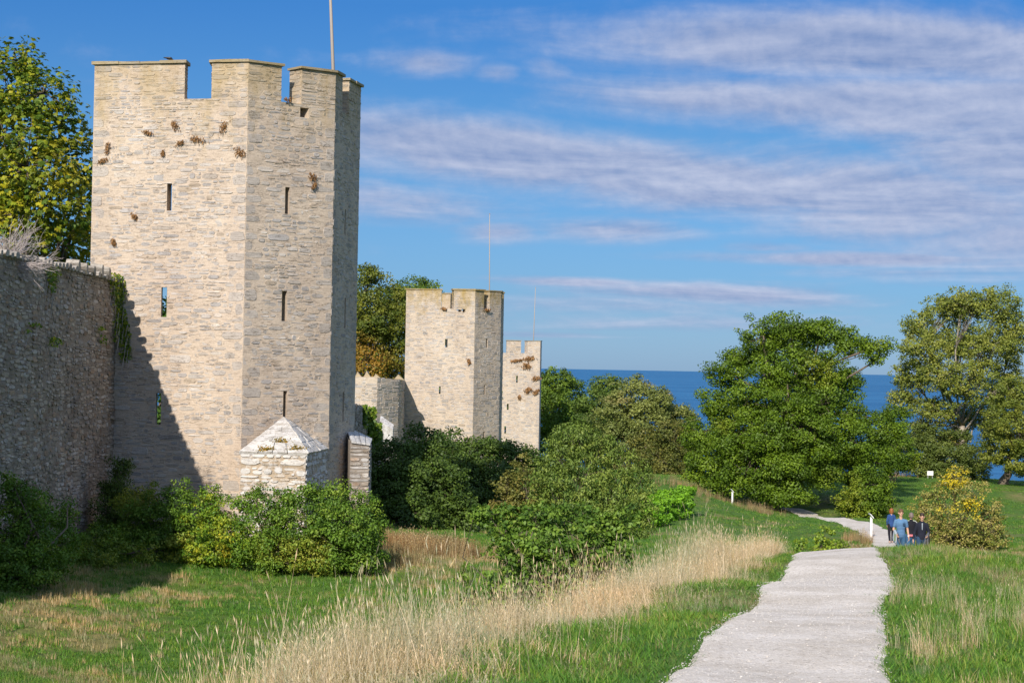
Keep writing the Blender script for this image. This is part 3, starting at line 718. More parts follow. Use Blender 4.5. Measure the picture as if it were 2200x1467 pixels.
# ---- curtain walls
def curtain(name, label, poly, zb, ztops, th, mats, hr, wr, step, limit=300, ragged=.0, coping=None, disp=.05):
    """poly: outer-face polyline (looking from outside, left to right); ztops per vertex"""
    inner = offset_poly(poly, th); t = thing(name, (poly[0][0], poly[0][1], zb), label, 'wall')
    mb = MB(); st = []
    for i in range(len(poly) - 1):
        f = Face(poly[i], poly[i + 1], inner[i], inner[i + 1]); z0, z1 = ztops[i], ztops[i + 1]
        us = breaks(f.L, step, []); nz = max(2, int((max(z0, z1) - zb) / step)); base = len(mb.v)
        for a in range(nz + 1):
            for u in us:
                zt = lerp(z0, z1, u / f.L) + ragged * float(vn(u * 1.3 + i * 7, 2.2, 0, 6)); z = lerp(zb, zt, a / nz)
                w = f.out(u, z, disp * float(fbm(u * .8 + i * 5, z * 1.1, i, 3)) * min(1, u / .4, (f.L - u) / .4)); mb.v.append(tuple(map(float, w))); mb.t.append((1, 1, 1))
        nu = len(us)
        for a in range(nz):
            for j in range(nu - 1): mb.f.append([base + a * nu + j, base + a * nu + j + 1, base + (a + 1) * nu + j + 1, base + (a + 1) * nu + j])
        A = [f.out(0, zb), f.out(f.L, zb), f.out(0, z0), f.out(f.L, z1), f.inn(0, zb), f.inn(f.L, zb), f.inn(0, z0 + .05), f.inn(f.L, z1 + .05)]
        mb.add(A, [[2, 3, 7, 6], [4, 6, 7, 5]] + ([[0, 2, 6, 4]] if i == 0 else []) + ([[1, 5, 7, 3]] if i == len(poly) - 2 else []))
        zm = max(z0, z1)
        s_ = gen_stones(f.L, zb, zm, [], rs, hr, wr, pal=mats[2], proud=(.0, .042))
        keep = []
        for s in s_:
            mu = sum(p[0] for p in s[1]) / len(s[1]); mx = max(p[1] for p in s[1])
            if mx < lerp(z0, z1, mu / f.L) + .04: keep.append(s)
        for s in keep:
            mu = sum(p[0] for p in s[1]) / len(s[1]); mz = sum(p[1] for p in s[1]) / len(s[1])
            dd = disp * float(fbm(mu * .8 + i * 5, mz * 1.1, i, 3)) * min(1, max(0, mu) / .4, max(0, f.L - mu) / .4)
            s[1] = [(a, b_, c_ + dd) for (a, b_, c_) in s[1]]
        place(keep, f.p, f.ud, f.nd)
        mid = f.out(f.L / 2, 0); 
        for s in keep: s[0] /= (np.mean(np.array(s[1])[:, 1]) / 80) ** 2
        st += keep
    mb.build('wall', mats[1], t)
    emit_stones(st, mats[0], t, limit)
    return t
# left wall, coming towards the camera at x = -16
fA = F1[0]; uW, _ = fA.uv(247, 780); jn = fA.out(uW, 0)[:2]
wl = [np.array([-26, 34.]), np.array([-19, 38.]), np.array([-16.4, 44.]), np.array([-16.0, 61.]), np.array([-15.85, 66.]), np.array([-15.95, 73.]), jn + np.array([.0, .25])]
WLZ = 3.17
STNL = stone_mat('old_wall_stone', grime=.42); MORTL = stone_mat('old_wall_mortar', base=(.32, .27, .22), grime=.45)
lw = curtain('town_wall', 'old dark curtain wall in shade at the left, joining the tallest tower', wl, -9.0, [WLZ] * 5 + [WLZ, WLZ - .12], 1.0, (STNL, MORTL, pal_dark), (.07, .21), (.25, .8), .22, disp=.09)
# white rubble and upright slabs on its top
for k in range(34):
    s = k / 33; y = lerp(60., 79.2, s); x = float(np.interp(y, [61, 66, 73, 79.6], [-16.0, -15.85, -15.95, jn[0]])) - .22
    h = rs.uniform(.12, .30); d_ = rs.uniform(.35, .6); tl = 0
    if 72.5 < y < 77.6 and k % 2 == 0: h = rs.uniform(.38, .62); tl = rs.uniform(.5, .9)
    mb = MB(); V0, Fs = stone_verts(-d_ / 2, d_ / 2, 0, h, .25, rs, 8); V0 = [(a, b_, c_ * 1.6) for a, b_, c_ in V0]
    V1 = []
    for (a, b_, c_) in V0: V1.append((x + c_ + .0 + b_ * .15, y + a - b_ * tl, WLZ + b_ - .06 - (.1 * (y - 73) / 6 if y > 73 else 0)))
    mb.add(V1, Fs + [list(range(8))[::-1]], shade((.40, .37, .33), .75, 1.1)); mb.build('coping_stone', STN, lw)
# overhanging flat course below the rubble
for k in range(16):
    y0 = 60 + k * 1.2; y1 = y0 + 1.17; xs = [float(np.interp(v, [61, 66, 73, 79.6], [-16.0, -15.85, -15.95, jn[0]])) for v in (y0, y1)]
    if y1 > 79.4: break
    z = WLZ + .03 - (.1 * max(0, (y0 - 73)) / 6); mb = MB(); pr = rs.uniform(.05, .14)
    mb.add([(xs[0] - .9, y0, z), (xs[0] + pr, y0, z), (xs[1] + pr, y1, z), (xs[1] - .9, y1, z), (xs[0] - .9, y0, z + .08), (xs[0] + pr, y0, z + .08), (xs[1] + pr, y1, z + .08), (xs[1] - .9, y1, z + .08)],
           [[0, 1, 5, 4], [1, 2, 6, 5], [2, 3, 7, 6], [3, 0, 4, 7], [4, 5, 6, 7], [3, 2, 1, 0]], (.33, .29, .24)); mb.build('coping_stone', STNL, lw)
# walls between the first and second towers
q = lambda px, D: P(px, hor(px), D)[:2]
w2 = curtain('town_wall', 'sunlit stretch of town wall with ochre capping stones, between the first and second towers', [q(725, 166), q(811, 163), q(857, 165.5), q(868, 170), q(872, 176)], -10.5, [-1.12, -1.08, -1.2, -1.3, -1.3], 1.2, (STN2, MORT2, pal_pale), (.16, .42), (.4, 1.2), .5, limit=200, ragged=.05)
for (px0, px1, ytop, D) in ((755, 782, 798, 165.3), (776, 800, 796, 164.8), (794, 822, 803, 164.2), (844, 868, 804, 167)):
    a = P(px0, 816, D); b_ = P(px1, 816, D); tp = P((px0 * .55 + px1 * .45), ytop, D); mb = MB()
    yb = np.array([0, .8, 0]); mb.add([a, b_, b_ + yb, a + yb, lerp(a, tp, .75) + np.array([.1, 0, 0]), tp, tp + yb, lerp(a, tp, .75) + yb, lerp(b_, tp, .45), lerp(b_, tp, .45) + yb],
        [[0, 1, 8, 5, 4], [1, 2, 9, 8], [2, 3, 7, 6, 9], [3, 0, 4, 7], [4, 5, 6, 7], [5, 8, 9, 6], [3, 2, 1, 0]], (.40, .33, .22)); mb.build('coping_stone', STN2, w2)
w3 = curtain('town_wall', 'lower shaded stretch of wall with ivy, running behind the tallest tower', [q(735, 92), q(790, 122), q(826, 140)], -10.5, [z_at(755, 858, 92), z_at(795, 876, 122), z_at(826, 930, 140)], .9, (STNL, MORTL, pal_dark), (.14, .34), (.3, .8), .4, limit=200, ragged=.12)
# lit stone ramp roof at its end
rb = thing('wall_buttress', P(832, 930, 143), 'white sloping stone cap leaning against the far sunlit wall', 'buttress')
mb = MB(); a, b_, c_ = P(817, 893, 146), P(852, 915, 144), P(822, 930, 144)
for i in range(4):
    s0, s1 = i / 4, (i + 1) / 4 - .002; A_ = lerp(P(818, 892, 146), P(846, 912, 145), s0); B_ = lerp(P(818, 892, 146), P(846, 912, 145), s1)
    mm = MB(); dwn = np.array([0, 0, -1.3]); bk = np.array([0, 1.2, 0]); sd_ = np.array([.0, -1.0, -.35])
    mm.add([A_, B_, B_ + sd_, A_ + sd_, A_ + dwn, B_ + dwn, B_ + sd_ + dwn, A_ + sd_ + dwn], [[0, 1, 2, 3], [3, 2, 6, 7], [1, 5, 6, 2], [0, 3, 7, 4]], (.45, .43, .4)); mm.build('slab', STNW, rb)

# ---- flagpoles
POLE = plain('weathered_pole', (.36, .31, .27), .8, .2); IRON = plain('dark_iron', (.03, .03, .03), .5, .5)
def pole(px, D, zb, ytop, pxt, r, label):
    a = P(px, hor(px), D); b_ = P(pxt, ytop, D); t = thing('flagpole', (a[0], a[1], zb), label, 'flagpole', 'flagpoles on the towers')
    top = np.array([b_[0], b_[1], b_[2]]); bot = np.array([a[0], a[1], zb]); mb = MB(); mb.tube([bot, lerp(bot, top, .5), top], [r, r * .8, r * .5], 8); mb.build('pole', POLE, t, True)
    mb = MB(); mb.tube([top, top + np.array([0, 0, r])], [r * 1.1, r * .8], 8); mb.build('truck', POLE, t, True)
    return t
pole(715, 83.6, zs1 - 2, -190, 703, .085, 'thick wooden flagpole rising from the tallest tower, cut by the picture edge')
pole(1050, 175.5, zs2 - 2, 460, 1052, .055, 'slim flagpole on the second tower in the middle distance')
pole(1144, 302, zs3 - 2, 618, 1150.5, .075, 'thin flagpole on the farthest tower, beside the sea')

# ------------------------------------------------------------------ foliage
def leafquads(C, s, d, nrm_, asp=.42, fold=.15):
    """vectorised leaves: base, side, tip, side"""
    d = d / (np.linalg.norm(d, axis=1, keepdims=True) + 1e-9); sd_ = np.cross(d, nrm_); sd_ /= (np.linalg.norm(sd_, axis=1, keepdims=True) + 1e-9)
    up = np.cross(sd_, d); s = s[:, None]
    b0 = C - d * s * .5; t0 = C + d * s * .5 - up * s * .06; l = C + sd_ * s * asp + up * s * fold - d * s * .04; r = C - sd_ * s * asp + up * s * fold - d * s * .04
    return np.stack([b0, l, t0, r], 1).reshape(-1, 3)
def rdir(n_):
    v = rng.normal(size=(n_, 3)); return v / np.linalg.norm(v, axis=1, keepdims=True)
def foliage(lobes, per_area, sub_r, lsize, pal, droop=0., asp=.42, shell=.72, jitter=.3, leaves_per=60, face=.95, hole=.0, pal_noise=.72):
    """lobes: list of (centre, (rx,ry,rz)); returns verts, faces, tones, sub centres"""
    VV = []; TT = []; subs = []
    for (c_, r_) in lobes:
        r_ = np.array(r_, float); area = 4 * math.pi * ((r_[0] * r_[1]) ** 1.6 / 3 + (r_[0] * r_[2]) ** 1.6 / 3 + (r_[1] * r_[2]) ** 1.6 / 3) ** (1 / 1.6)
        ns = max(4, int(area * per_area)); dd = rdir(ns); rad = shell + (1.02 - shell) * rng.random(ns) ** .6
        rad = np.where(rng.random(ns) < .22, rad * rng.uniform(.3, .9, ns), rad)
        out_ = (rng.random(ns) < .10) & (dd[:, 2] > -.2); rad = np.where(out_, rng.uniform(1.08, 1.3, ns), rad)
        sc_ = np.array(c_) + dd * r_ * rad[:, None]
        subs.append(sc_)
        sr = sub_r * rng.uniform(.5, 1.45, ns) * np.where(out_, .6, 1)
        for k in range(ns):
            m_ = max(5, int(leaves_per * (sr[k] / sub_r) ** 2)); ld = rdir(m_); rr = rng.random(m_) ** .45
            ell = np.array([1.15, 1.15, .75]) * sr[k]; pts = sc_[k] + ld * ell * rr[:, None]
            nn = ld * face + dd[k] * .5 + rng.normal(size=(m_, 3)) * .30 + np.array([0, 0, .35]); nn /= np.linalg.norm(nn, axis=1, keepdims=True)
            dr_ = rdir(m_) + ld * .5 + np.array([0, 0, -droop]); s_ = lsize * rng.uniform(.6, 1.3, m_)
            VV.append(leafquads(pts, s_, dr_, nn, asp)); 
            tv = rng.random() * pal_noise + rng.random(m_) * (1 - pal_noise)
            TT.append(np.repeat(pal(tv, pts), 4, axis=0))
    V_ = np.concatenate(VV); n_ = len(V_) // 4
    return V_, np.arange(n_ * 4).reshape(-1, 4), np.concatenate(TT), np.concatenate(subs)
def mkpal(cols, patch=None, patchcol=None, pscale=.5, pthr=.25, seed=1):
    cols = np.array(cols, float) * 1.7 * np.array([1.1, 1, .75]); patchcol = None if patchcol is None else np.array(patchcol) * 1.4
    def f(t, pts):
        x = np.clip(t, 0, .999) * (len(cols) - 1); i = x.astype(int); fr = (x - i)[:, None]; c_ = cols[i] * (1 - fr) + cols[np.minimum(i + 1, len(cols) - 1)] * fr
        if patchcol is not None:
            w = np.clip((vn(pts[:, 0] * pscale, pts[:, 1] * pscale, pts[:, 2] * pscale, seed) - pthr) * 3, 0, 1)[:, None] * (rng.random(len(pts)) < .8)[:, None]
            c_ = c_ * (1 - w) + np.array(patchcol) * w
        return c_ * rng.uniform(.82, 1.15, (len(pts), 1))
    return f
PG = mkpal([(.025, .065, .012), (.045, .11, .018), (.08, .15, .025)])
ALL = []
def plant(name, label, cat, base, D, lobes_px, pal, per_area=1.2, sub_r=.6, lsize=.14, trunk=None, depth=.8, bark=None, leaves_per=60, group=None, droop=0., asp=.42, twigs=.35, shell=.72, crownname='crown', limbw=.05, trunktop=None, face=.95):
    """lobes_px: (px, py, rx, ry[, dD]); base: (px, D) foot of the plant on the ground"""
    bx = P(base[0], hor(base[0]), base[1]); gz = float(ground(bx[0], bx[1])); foot = np.array([bx[0], bx[1], gz])
    t = thing(name, foot, label, cat, group); L = []
    for l in lobes_px:
        dD = l[4] if len(l) > 4 else 0; Dl = D + dD; c_ = P(l[0], l[1], Dl); rx = l[2] * Dl / F; rz = l[3] * Dl / F
        L.append((c_, (rx, max(rx, rz) * depth, rz)))
    if not trunk:
        for c_, r_ in list(L):
            if c_[2] - r_[2] > gz + .35 and c_[2] - gz < 2.4: L.append((np.array([c_[0], c_[1] + .1, gz + (c_[2] - gz) * .42]), (r_[0], r_[1], (c_[2] - gz) * .45)))
    V_, Fc, TT, subs = foliage(L, per_area, sub_r, lsize, pal, droop, asp, shell, leaves_per=leaves_per, face=face)
    tag(new_obj(crownname, mesh_np(crownname, V_, Fc, LEAF, TT), t), kind='stuff')
    bark = bark or BARK
    H = max(c_[2] for c_, _ in L) - gz
    mb = MB(); tr = MB()
    tw = trunk if trunk else 0
    if tw:
        cm = np.mean([c_ for c_, _ in L], axis=0); top = np.array([lerp(foot[0], cm[0], .6), lerp(foot[1], cm[1], .6), gz + (trunktop or .45) * H])
        k1 = lerp(foot, top, .4) + np.array([rng.normal() * tw * .4, 0, 0])
        tr.tube([foot - np.array([0, 0, .3]), foot + np.array([0, 0, .15 * H * .3]), k1, top], [tw * 1.5, tw * 1.05, tw * .85, tw * .6], 9, (1, 1, 1)); tr.build('trunk', bark, t, True)
        org = top
    else: org = foot
    for (c_, r_) in L:
        start = org if rng.random() < .5 or not tw else lerp(foot, org, rng.uniform(.7, 1.)); w = (tw * .26 if tw else limbw)
        mid = lerp(start, c_, .55) + np.array([rng.normal() * .12, rng.normal() * .1, .08]) * np.linalg.norm(c_ - start)
        mb.tube([start, lerp(start, mid, .5) + rng.normal(size=3) * .03 * H, mid, c_], [w, w * .75, w * .55, w * .3], 6)
        sel = subs[np.linalg.norm((subs - c_) / np.array(r_), axis=1) < 1.1]
        if len(sel):
            for s_ in sel[rng.choice(len(sel), min(len(sel), max(2, int(len(sel) * twigs))), replace=False)]:
                md = lerp(c_, s_, .5) + rng.normal(size=3) * .08 * np.linalg.norm(s_ - c_); st_ = c_ if rng.random() < .5 else mid
                mb.tube([st_, md, s_], [w * .22, w * .14, w * .05], 4)
    mb.build('branches', bark, t, True)
    ALL.append((t, len(Fc))); return t, L, subs

# chestnut at the left edge, behind the wall
CHEST = mkpal([(.02, .05, .006), (.05, .095, .008), (.14, .18, .012), (.28, .26, .015)], 1, (.30, .27, .02), .35, .22, 3)
def palmate(C, s, d, up):
    """five leaflets fanned from a point"""
    out = []
    side = np.cross(d, up); side /= np.linalg.norm(side, axis=1, keepdims=True) + 1e-9
    for a in (-1.15, -.6, 0, .6, 1.15):
        dd = d * math.cos(a) + side * math.sin(a); L_ = s * (1 - .22 * abs(a)); c_ = C + dd * L_[:, None] * .5
        out.append(leafquads(c_, L_, dd - up * .25, up, .24, .08))
    return np.stack([o_.reshape(-1, 4, 3) for o_ in out], 1).reshape(-1, 3)
bx = P(60, hor(60), 92); gz = float(ground(bx[0], bx[1])); ch = thing('chestnut_tree', (bx[0], bx[1], gz), 'yellow-green chestnut tree standing behind the left wall and tallest tower', 'tree')
L = []
for (px, py, rx, ry, dD) in [(35, 130, 42, 48, 0), (20, 190, 80, 70, 0), (95, 200, 70, 55, -1), (10, 290, 110, 80, -2), (130, 270, 62, 60, 1), (60, 360, 110, 80, -3), (165, 350, 52, 80, 1), (100, 440, 105, 70, -2), (175, 440, 45, 90, 2), (30, 470, 90, 80, -3), (140, 530, 90, 60, 1), (-60, 350, 110, 160, 0), (-80, 180, 90, 100, 0), (50, 560, 90, 50, 2), (-50, 520, 100, 80, 0), (190, 540, 60, 60, 4)]:
    Dl = 92 + dD; L.append((P(px, py, Dl), (rx * Dl / F, rx * Dl / F, ry * Dl / F)))
VV = []; TT = []; subs = []
for (c_, r_) in L:
    r_ = np.array(r_); ns = int(75 * r_[0] * r_[2] / 2.5) + 8; dd = rdir(ns); rad = .55 + .5 * rng.random(ns) ** .5; sc_ = c_ + dd * r_ * rad[:, None]; subs.append(sc_)
    m_ = 9; C = (sc_[:, None] + rng.normal(size=(ns, m_, 3)) * np.array([.28, .28, .16])).reshape(-1, 3); od = np.repeat(dd, m_, 0)
    d_ = od + rng.normal(size=C.shape) * .6 + np.array([0, 0, -.45]); d_ /= np.linalg.norm(d_, axis=1, keepdims=True); up = np.array([0, 0, 1.]) + rng.normal(size=C.shape) * .35 + od * .5; up -= d_ * np.sum(up * d_, 1)[:, None]; up /= np.linalg.norm(up, axis=1, keepdims=True)
    s_ = rng.uniform(.14, .26, len(C)); VV.append(palmate(C, s_, d_, up)); tv = np.repeat(rng.random(ns) * .75, m_) + rng.random(len(C)) * .25; TT.append(np.repeat(CHEST(tv, C), 20, 0))
V_ = np.concatenate(VV); TT = np.concatenate(TT)
tag(new_obj('crown', mesh_np('crown', V_, np.arange(len(V_)).reshape(-1, 4), LEAF, TT), ch), kind='stuff')
mb = MB(); foot = np.array([bx[0], bx[1], gz]); top = foot + np.array([0, 0, 7.])
mb.tube([foot - np.array([0, 0, .3]), lerp(foot, top, .5), top, P(40, 200, 92)], [.55, .42, .34, .08], 9); mb.build('trunk', BARK, ch, True); mb = MB()
for (c_, r_) in L:
    st_ = lerp(foot, top, rng.uniform(.6, 1)); mb.tube([st_, lerp(st_, c_, .5) + rng.normal(size=3) * .3, c_], [.16, .10, .04], 6)
for s_ in np.concatenate(subs)[::9]:
    c_ = L[int(np.argmin([np.linalg.norm(s_ - c0[0]) for c0 in L]))][0]; mb.tube([c_, lerp(c_, s_, .5) + rng.normal(size=3) * .15, s_], [.035, .02, .008], 4)
mb.build('branches', BARK, ch, True)
vis = [s_ for s_ in np.concatenate(subs) if 0 < to_px(s_)[0][0] < 190 and s_[1] < 93.0]
random.Random(4).shuffle(vis)
LM = []
for j in range(5):
    Vl = palmate(np.zeros((1, 3)), np.array([.30]), np.array([[0, -.8, -.6]]), np.array([[0, -.5, .85]]))
    LM.append(mesh_np('leaf', Vl, np.arange(len(Vl)).reshape(-1, 4), LEAF, np.array([[.22, .24, .015], [.13, .19, .012], [.08, .14, .01], [.30, .27, .02], [.17, .20, .015]][j])))
for k, s_ in enumerate(vis[:300]):
    o_ = new_obj('leaf', LM[k % 5], ch); o_.matrix_parent_inverse = Matrix.Identity(4)
    dv = rng.normal(size=3) * .2; o_.location = Vector([float(v) for v in (s_ + dv + np.array([0, -.35, 0]) - foot)]); o_.rotation_euler = (rng.normal() * .5, rng.normal() * .5, rng.normal() * .9)

OLIVE = mkpal([(.03, .055, .008), (.065, .09, .012), (.12, .13, .018)], 1, (.24, .14, .02), .12, .1, 5)
GREEN = mkpal([(.03, .06, .008), (.055, .10, .012), (.09, .15, .018)])
OAK = mkpal([(.026, .056, .004), (.055, .105, .007), (.10, .165, .012)], 1, (.16, .19, .015), .25, .35, 8)
GREY = mkpal([(.055, .08, .025), (.10, .13, .04), (.155, .185, .06)], 1, (.20, .17, .06), .3, .3, 9)
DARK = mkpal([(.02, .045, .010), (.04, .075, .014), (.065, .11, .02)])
CHERRY = mkpal([(.045, .08, .02), (.09, .145, .03), (.16, .21, .055)])
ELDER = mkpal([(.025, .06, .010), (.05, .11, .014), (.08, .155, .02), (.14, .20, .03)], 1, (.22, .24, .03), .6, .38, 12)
BRIGHT = mkpal([(.03, .072, .012), (.065, .13, .02), (.13, .205, .035)], 1, (.22, .28, .03), .8, .45, 13)
BROWNB = mkpal([(.06, .075, .02), (.10, .11, .03), (.16, .14, .05)])
YELLOW = mkpal([(.06, .085, .015), (.12, .15, .03), (.22, .20, .09), (.15, .16, .03)], 1, (.46, .36, .015), .9, .08, 17)
POPL = mkpal([(.06, .09, .02), (.11, .145, .03), (.19, .21, .05)], 1, (.20, .18, .03), .2, .4, 19)

plant('deciduous_tree', 'autumn olive-gold tree rising behind the wall between the first two towers', 'tree', (810, 205), 205,
      [(790, 610, 38, 36, 0), (800, 680, 60, 60, -2), (850, 650, 45, 40, 3), (840, 720, 60, 60, 0), (790, 770, 60, 60, -3), (860, 790, 60, 60, 0), (740, 700, 60, 90, 2)], OLIVE, .9, .75, .22, .5, leaves_per=80)
plant('deciduous_tree', 'green tree crown showing just above the left corner of the second tower', 'tree', (895, 215), 215,
      [(880, 625, 45, 28, 4), (915, 640, 40, 40, 0), (860, 640, 30, 25, 0), (900, 700, 60, 60, 2)], GREEN, .9, .7, .22, .4, leaves_per=60)
plant('deciduous_tree', 'dark green tree beside the farthest tower, cutting the sea horizon', 'tree', (1205, 320), 320,
      [(1195, 825, 36, 36, 0), (1225, 850, 34, 34, 3), (1185, 880, 45, 40, -3), (1215, 920, 45, 40, 0), (1180, 940, 45, 40, 0), (1240, 890, 30, 35, 4), (1165, 850, 30, 40, 3)], GREEN, .6, 1.0, .32, .5, leaves_per=80)
plant('deciduous_tree', 'dull green rounded tree between the farthest tower and the silvery tree', 'tree', (1270, 275), 275,
      [(1275, 880, 45, 40, 0), (1300, 850, 38, 40, 3), (1260, 940, 60, 50, -3), (1310, 930, 50, 50, 0), (1230, 960, 50, 50, 0)], mkpal([(.03, .06, .012), (.05, .09, .016), (.085, .13, .025)]), .6, .9, .28, .45, leaves_per=80)
plant('deciduous_tree', 'silvery olive tree with a broad domed crown left of the great oak', 'tree', (1375, 240), 240,
      [(1350, 850, 50, 42, 0), (1400, 870, 48, 40, -2), (1440, 880, 40, 34, 0), (1330, 900, 60, 45, -2), (1400, 925, 62, 45, -3), (1460, 920, 38, 45, 0), (1420, 980, 70, 45, -4), (1340, 960, 60, 55, -3), (1475, 985, 35, 45, 0)], GREY, .8, .75, .24, .5, leaves_per=80)
plant('deciduous_tree', 'brownish green bushy tree between the cherry tree and the great oak', 'tree', (1440, 190), 190,
      [(1440, 945, 45, 50, 0), (1420, 1000, 55, 40, -2), (1460, 1000, 40, 40, 0), (1475, 950, 25, 40, 2), (1385, 960, 40, 40, 3)], mkpal([(.04, .06, .014), (.07, .085, .02), (.11, .11, .03)]), 1.0, .6, .2, .35, leaves_per=70)
HID = mkpal([(.03, .07, .012), (.05, .11, .018)])
plant('deciduous_tree', 'green tree on the town side, glimpsed through the arrow slits of the tallest tower', 'tree', (340, 97), 97, [(300, 720, 90, 90, 0), (380, 760, 90, 90, 2), (300, 880, 90, 90, 0), (390, 900, 80, 80, 0)], HID, .6, .7, .3, .4, leaves_per=35)
plant('deciduous_tree', 'green tree on the town side, glimpsed through the slits of the middle tower', 'tree', (965, 196), 196, [(960, 760, 50, 50, 0), (950, 850, 60, 60, 2), (1000, 860, 60, 60, 2)], HID, .4, 1.0, .4, .4, leaves_per=35)
plant('deciduous_tree', 'green tree behind the farthest tower, glimpsed through its slits', 'tree', (1112, 322), 322, [(1105, 840, 34, 50, 0), (1100, 900, 40, 50, 2), (1135, 880, 20, 50, 2)], HID, .4, 1.2, .5, .4, leaves_per=35)
# great oak
oak_l = [(1640, 720, 55, 40, 0), (1700, 705, 60, 34, 2), (1765, 712, 45, 34, 0), (1830, 735, 45, 32, 0), (1878, 745, 34, 30, -2), (1893, 768, 18, 18, -2), (1600, 770, 48, 34, 2), (1560, 800, 45, 40, 0), (1650, 800, 50, 42, -4), (1720, 790, 50, 46, -3), (1780, 790, 45, 40, -2),
         (1545, 860, 42, 40, 0), (1600, 860, 45, 40, -4), (1690, 870, 52, 44, -6), (1770, 870, 50, 40, -4), (1815, 820, 38, 34, 0), (1830, 890, 45, 45, 0),
         (1515, 930, 45, 40, 0), (1580, 940, 52, 44, -5), (1660, 945, 55, 46, -7), (1750, 945, 60, 46, -7), (1835, 950, 50, 44, -4), (1895, 930, 45, 40, 0), (1920, 900, 28, 30, 2),
         (1525, 1005, 48, 42, -3), (1600, 1015, 56, 42, -6), (1690, 1020, 55, 46, -8), (1780, 1010, 44, 36, -6), (1520, 1065, 34, 34, -4), (1640, 1050, 30, 22, -7), (1700, 1060, 55, 30, -8), (1870, 990, 45, 36, -2), (1725, 730, 40, 40, 5), (1660, 760, 50, 40, 6), (1780, 830, 50, 50, 6), (1600, 920, 60, 60, 6), (1740, 900, 60, 60, 6)]
oak_l = [(l[0], l[1], l[2] * (.88 if l[1] < 830 else 1.02), l[3] * (.88 if l[1] < 830 else 1.02), l[4]) for l in oak_l] + [(1560, 985, 60, 60, 4), (1660, 985, 70, 60, 4), (1760, 975, 70, 60, 4), (1830, 1000, 40, 40, 2), (1690, 840, 60, 50, 3)]
OAKT, OAKL, OAKS = plant('oak_tree', 'great spreading green oak with a lobed crown in the middle of the meadow', 'tree', (1690, 158), 156, oak_l, OAK, 1.3, .62, .16, .75, leaves_per=130, twigs=.2, shell=.68)
plant('oak_shrub', 'rounded green shrub at the right foot of the great oak, beside the path', 'shrub', (1862, 146), 146,
      [(1860, 1040, 50, 38, 0), (1850, 1075, 48, 26, -1), (1895, 1060, 28, 32, 0), (1830, 1085, 28, 18, 0)], OAK, 1.8, .45, .14, None, leaves_per=100, limbw=.06)
# right trees
plant('poplar_tree', 'tall airy pale-leaved tree at right with pale trunk and light showing through', 'tree', (2085, 192), 192,
      [(1975, 700, 40, 34, 0), (2030, 665, 55, 36, 2), (2090, 650, 60, 36, 0), (2150, 660, 50, 45, -2), (1990, 750, 55, 40, -3), (2060, 730, 60, 45, 3), (2120, 740, 60, 50, -3), (2180, 720, 45, 60, 0), (1960, 805, 45, 36, 0), (2020, 810, 55, 40, -4), (2090, 820, 55, 50, -4), (2160, 820, 50, 55, 0), (1945, 860, 36, 28, 0), (2010, 880, 50, 34, -3), (2070, 900, 40, 40, 3), (2040, 940, 40, 20, 0), (2130, 900, 40, 50, 0), (1985, 925, 30, 24, 0)],
      POPL, 2.4, .5, .18, .5, leaves_per=38, twigs=.25, bark=PALEBARK, shell=.45, trunktop=.3)
plant('deciduous_tree', 'olive green tree leaning in from the right edge, sea seen under its boughs', 'tree', (2160, 178), 178,
      [(2175, 850, 45, 40, 0), (2150, 900, 45, 40, -3), (2190, 930, 45, 50, -4), (2140, 960, 40, 34, 0), (2180, 985, 45, 28, -3), (2220, 880, 50, 70, 0), (2220, 980, 50, 50, 0), (2125, 925, 22, 26, 0)], mkpal([(.05, .08, .014), (.09, .12, .02), (.14, .16, .03)]), 1.2, .5, .17, .42, leaves_per=80, trunktop=.3)
plant('shrub', 'low dark olive thicket below the tall airy tree', 'shrub', (2030, 186), 186,
      [(1962, 935, 36, 30, 2), (2010, 945, 38, 28, 2), (2065, 955, 40, 26, 2), (1950, 960, 40, 34, 0), (1995, 975, 45, 34, 0), (2045, 985, 50, 34, -2), (2095, 985, 40, 34, 0), (2070, 1010, 45, 22, 0), (1990, 1000, 50, 20, 0)], mkpal([(.04, .065, .015), (.06, .09, .02), (.09, .12, .03)]), 1.2, .5, .16, None, leaves_per=90, limbw=.08)
plant('shrub', 'green shrub between the great oak and the tall airy tree', 'shrub', (1925, 175), 175,
      [(1905, 950, 38, 45, 0), (1940, 975, 36, 36, 0), (1895, 1000, 34, 28, 0)], OAK, 1.3, .45, .15, None, leaves_per=90, limbw=.08)
# yellow shrub by the people
plant('yellow_shrub', 'yellowing tan and green shrub beside the walking people', 'shrub', (2065, 86), 86,
      [(2050, 1035, 42, 34, 0), (2010, 1060, 40, 34, 0), (2090, 1060, 45, 36, -1), (2000, 1105, 34, 34, -.6), (2060, 1110, 52, 44, -1.2), (2120, 1105, 40, 34, 0), (2060, 1155, 52, 34, -1), (2120, 1150, 40, 34, -.6), (2145, 1120, 24, 20, 0), (1975, 1085, 20, 16, 0), (2035, 1165, 30, 26, 0), (2090, 1180, 44, 18, 0)],
      YELLOW, 7, .22, .085, None, leaves_per=26, droop=.5, limbw=.05, twigs=.4, shell=.45)
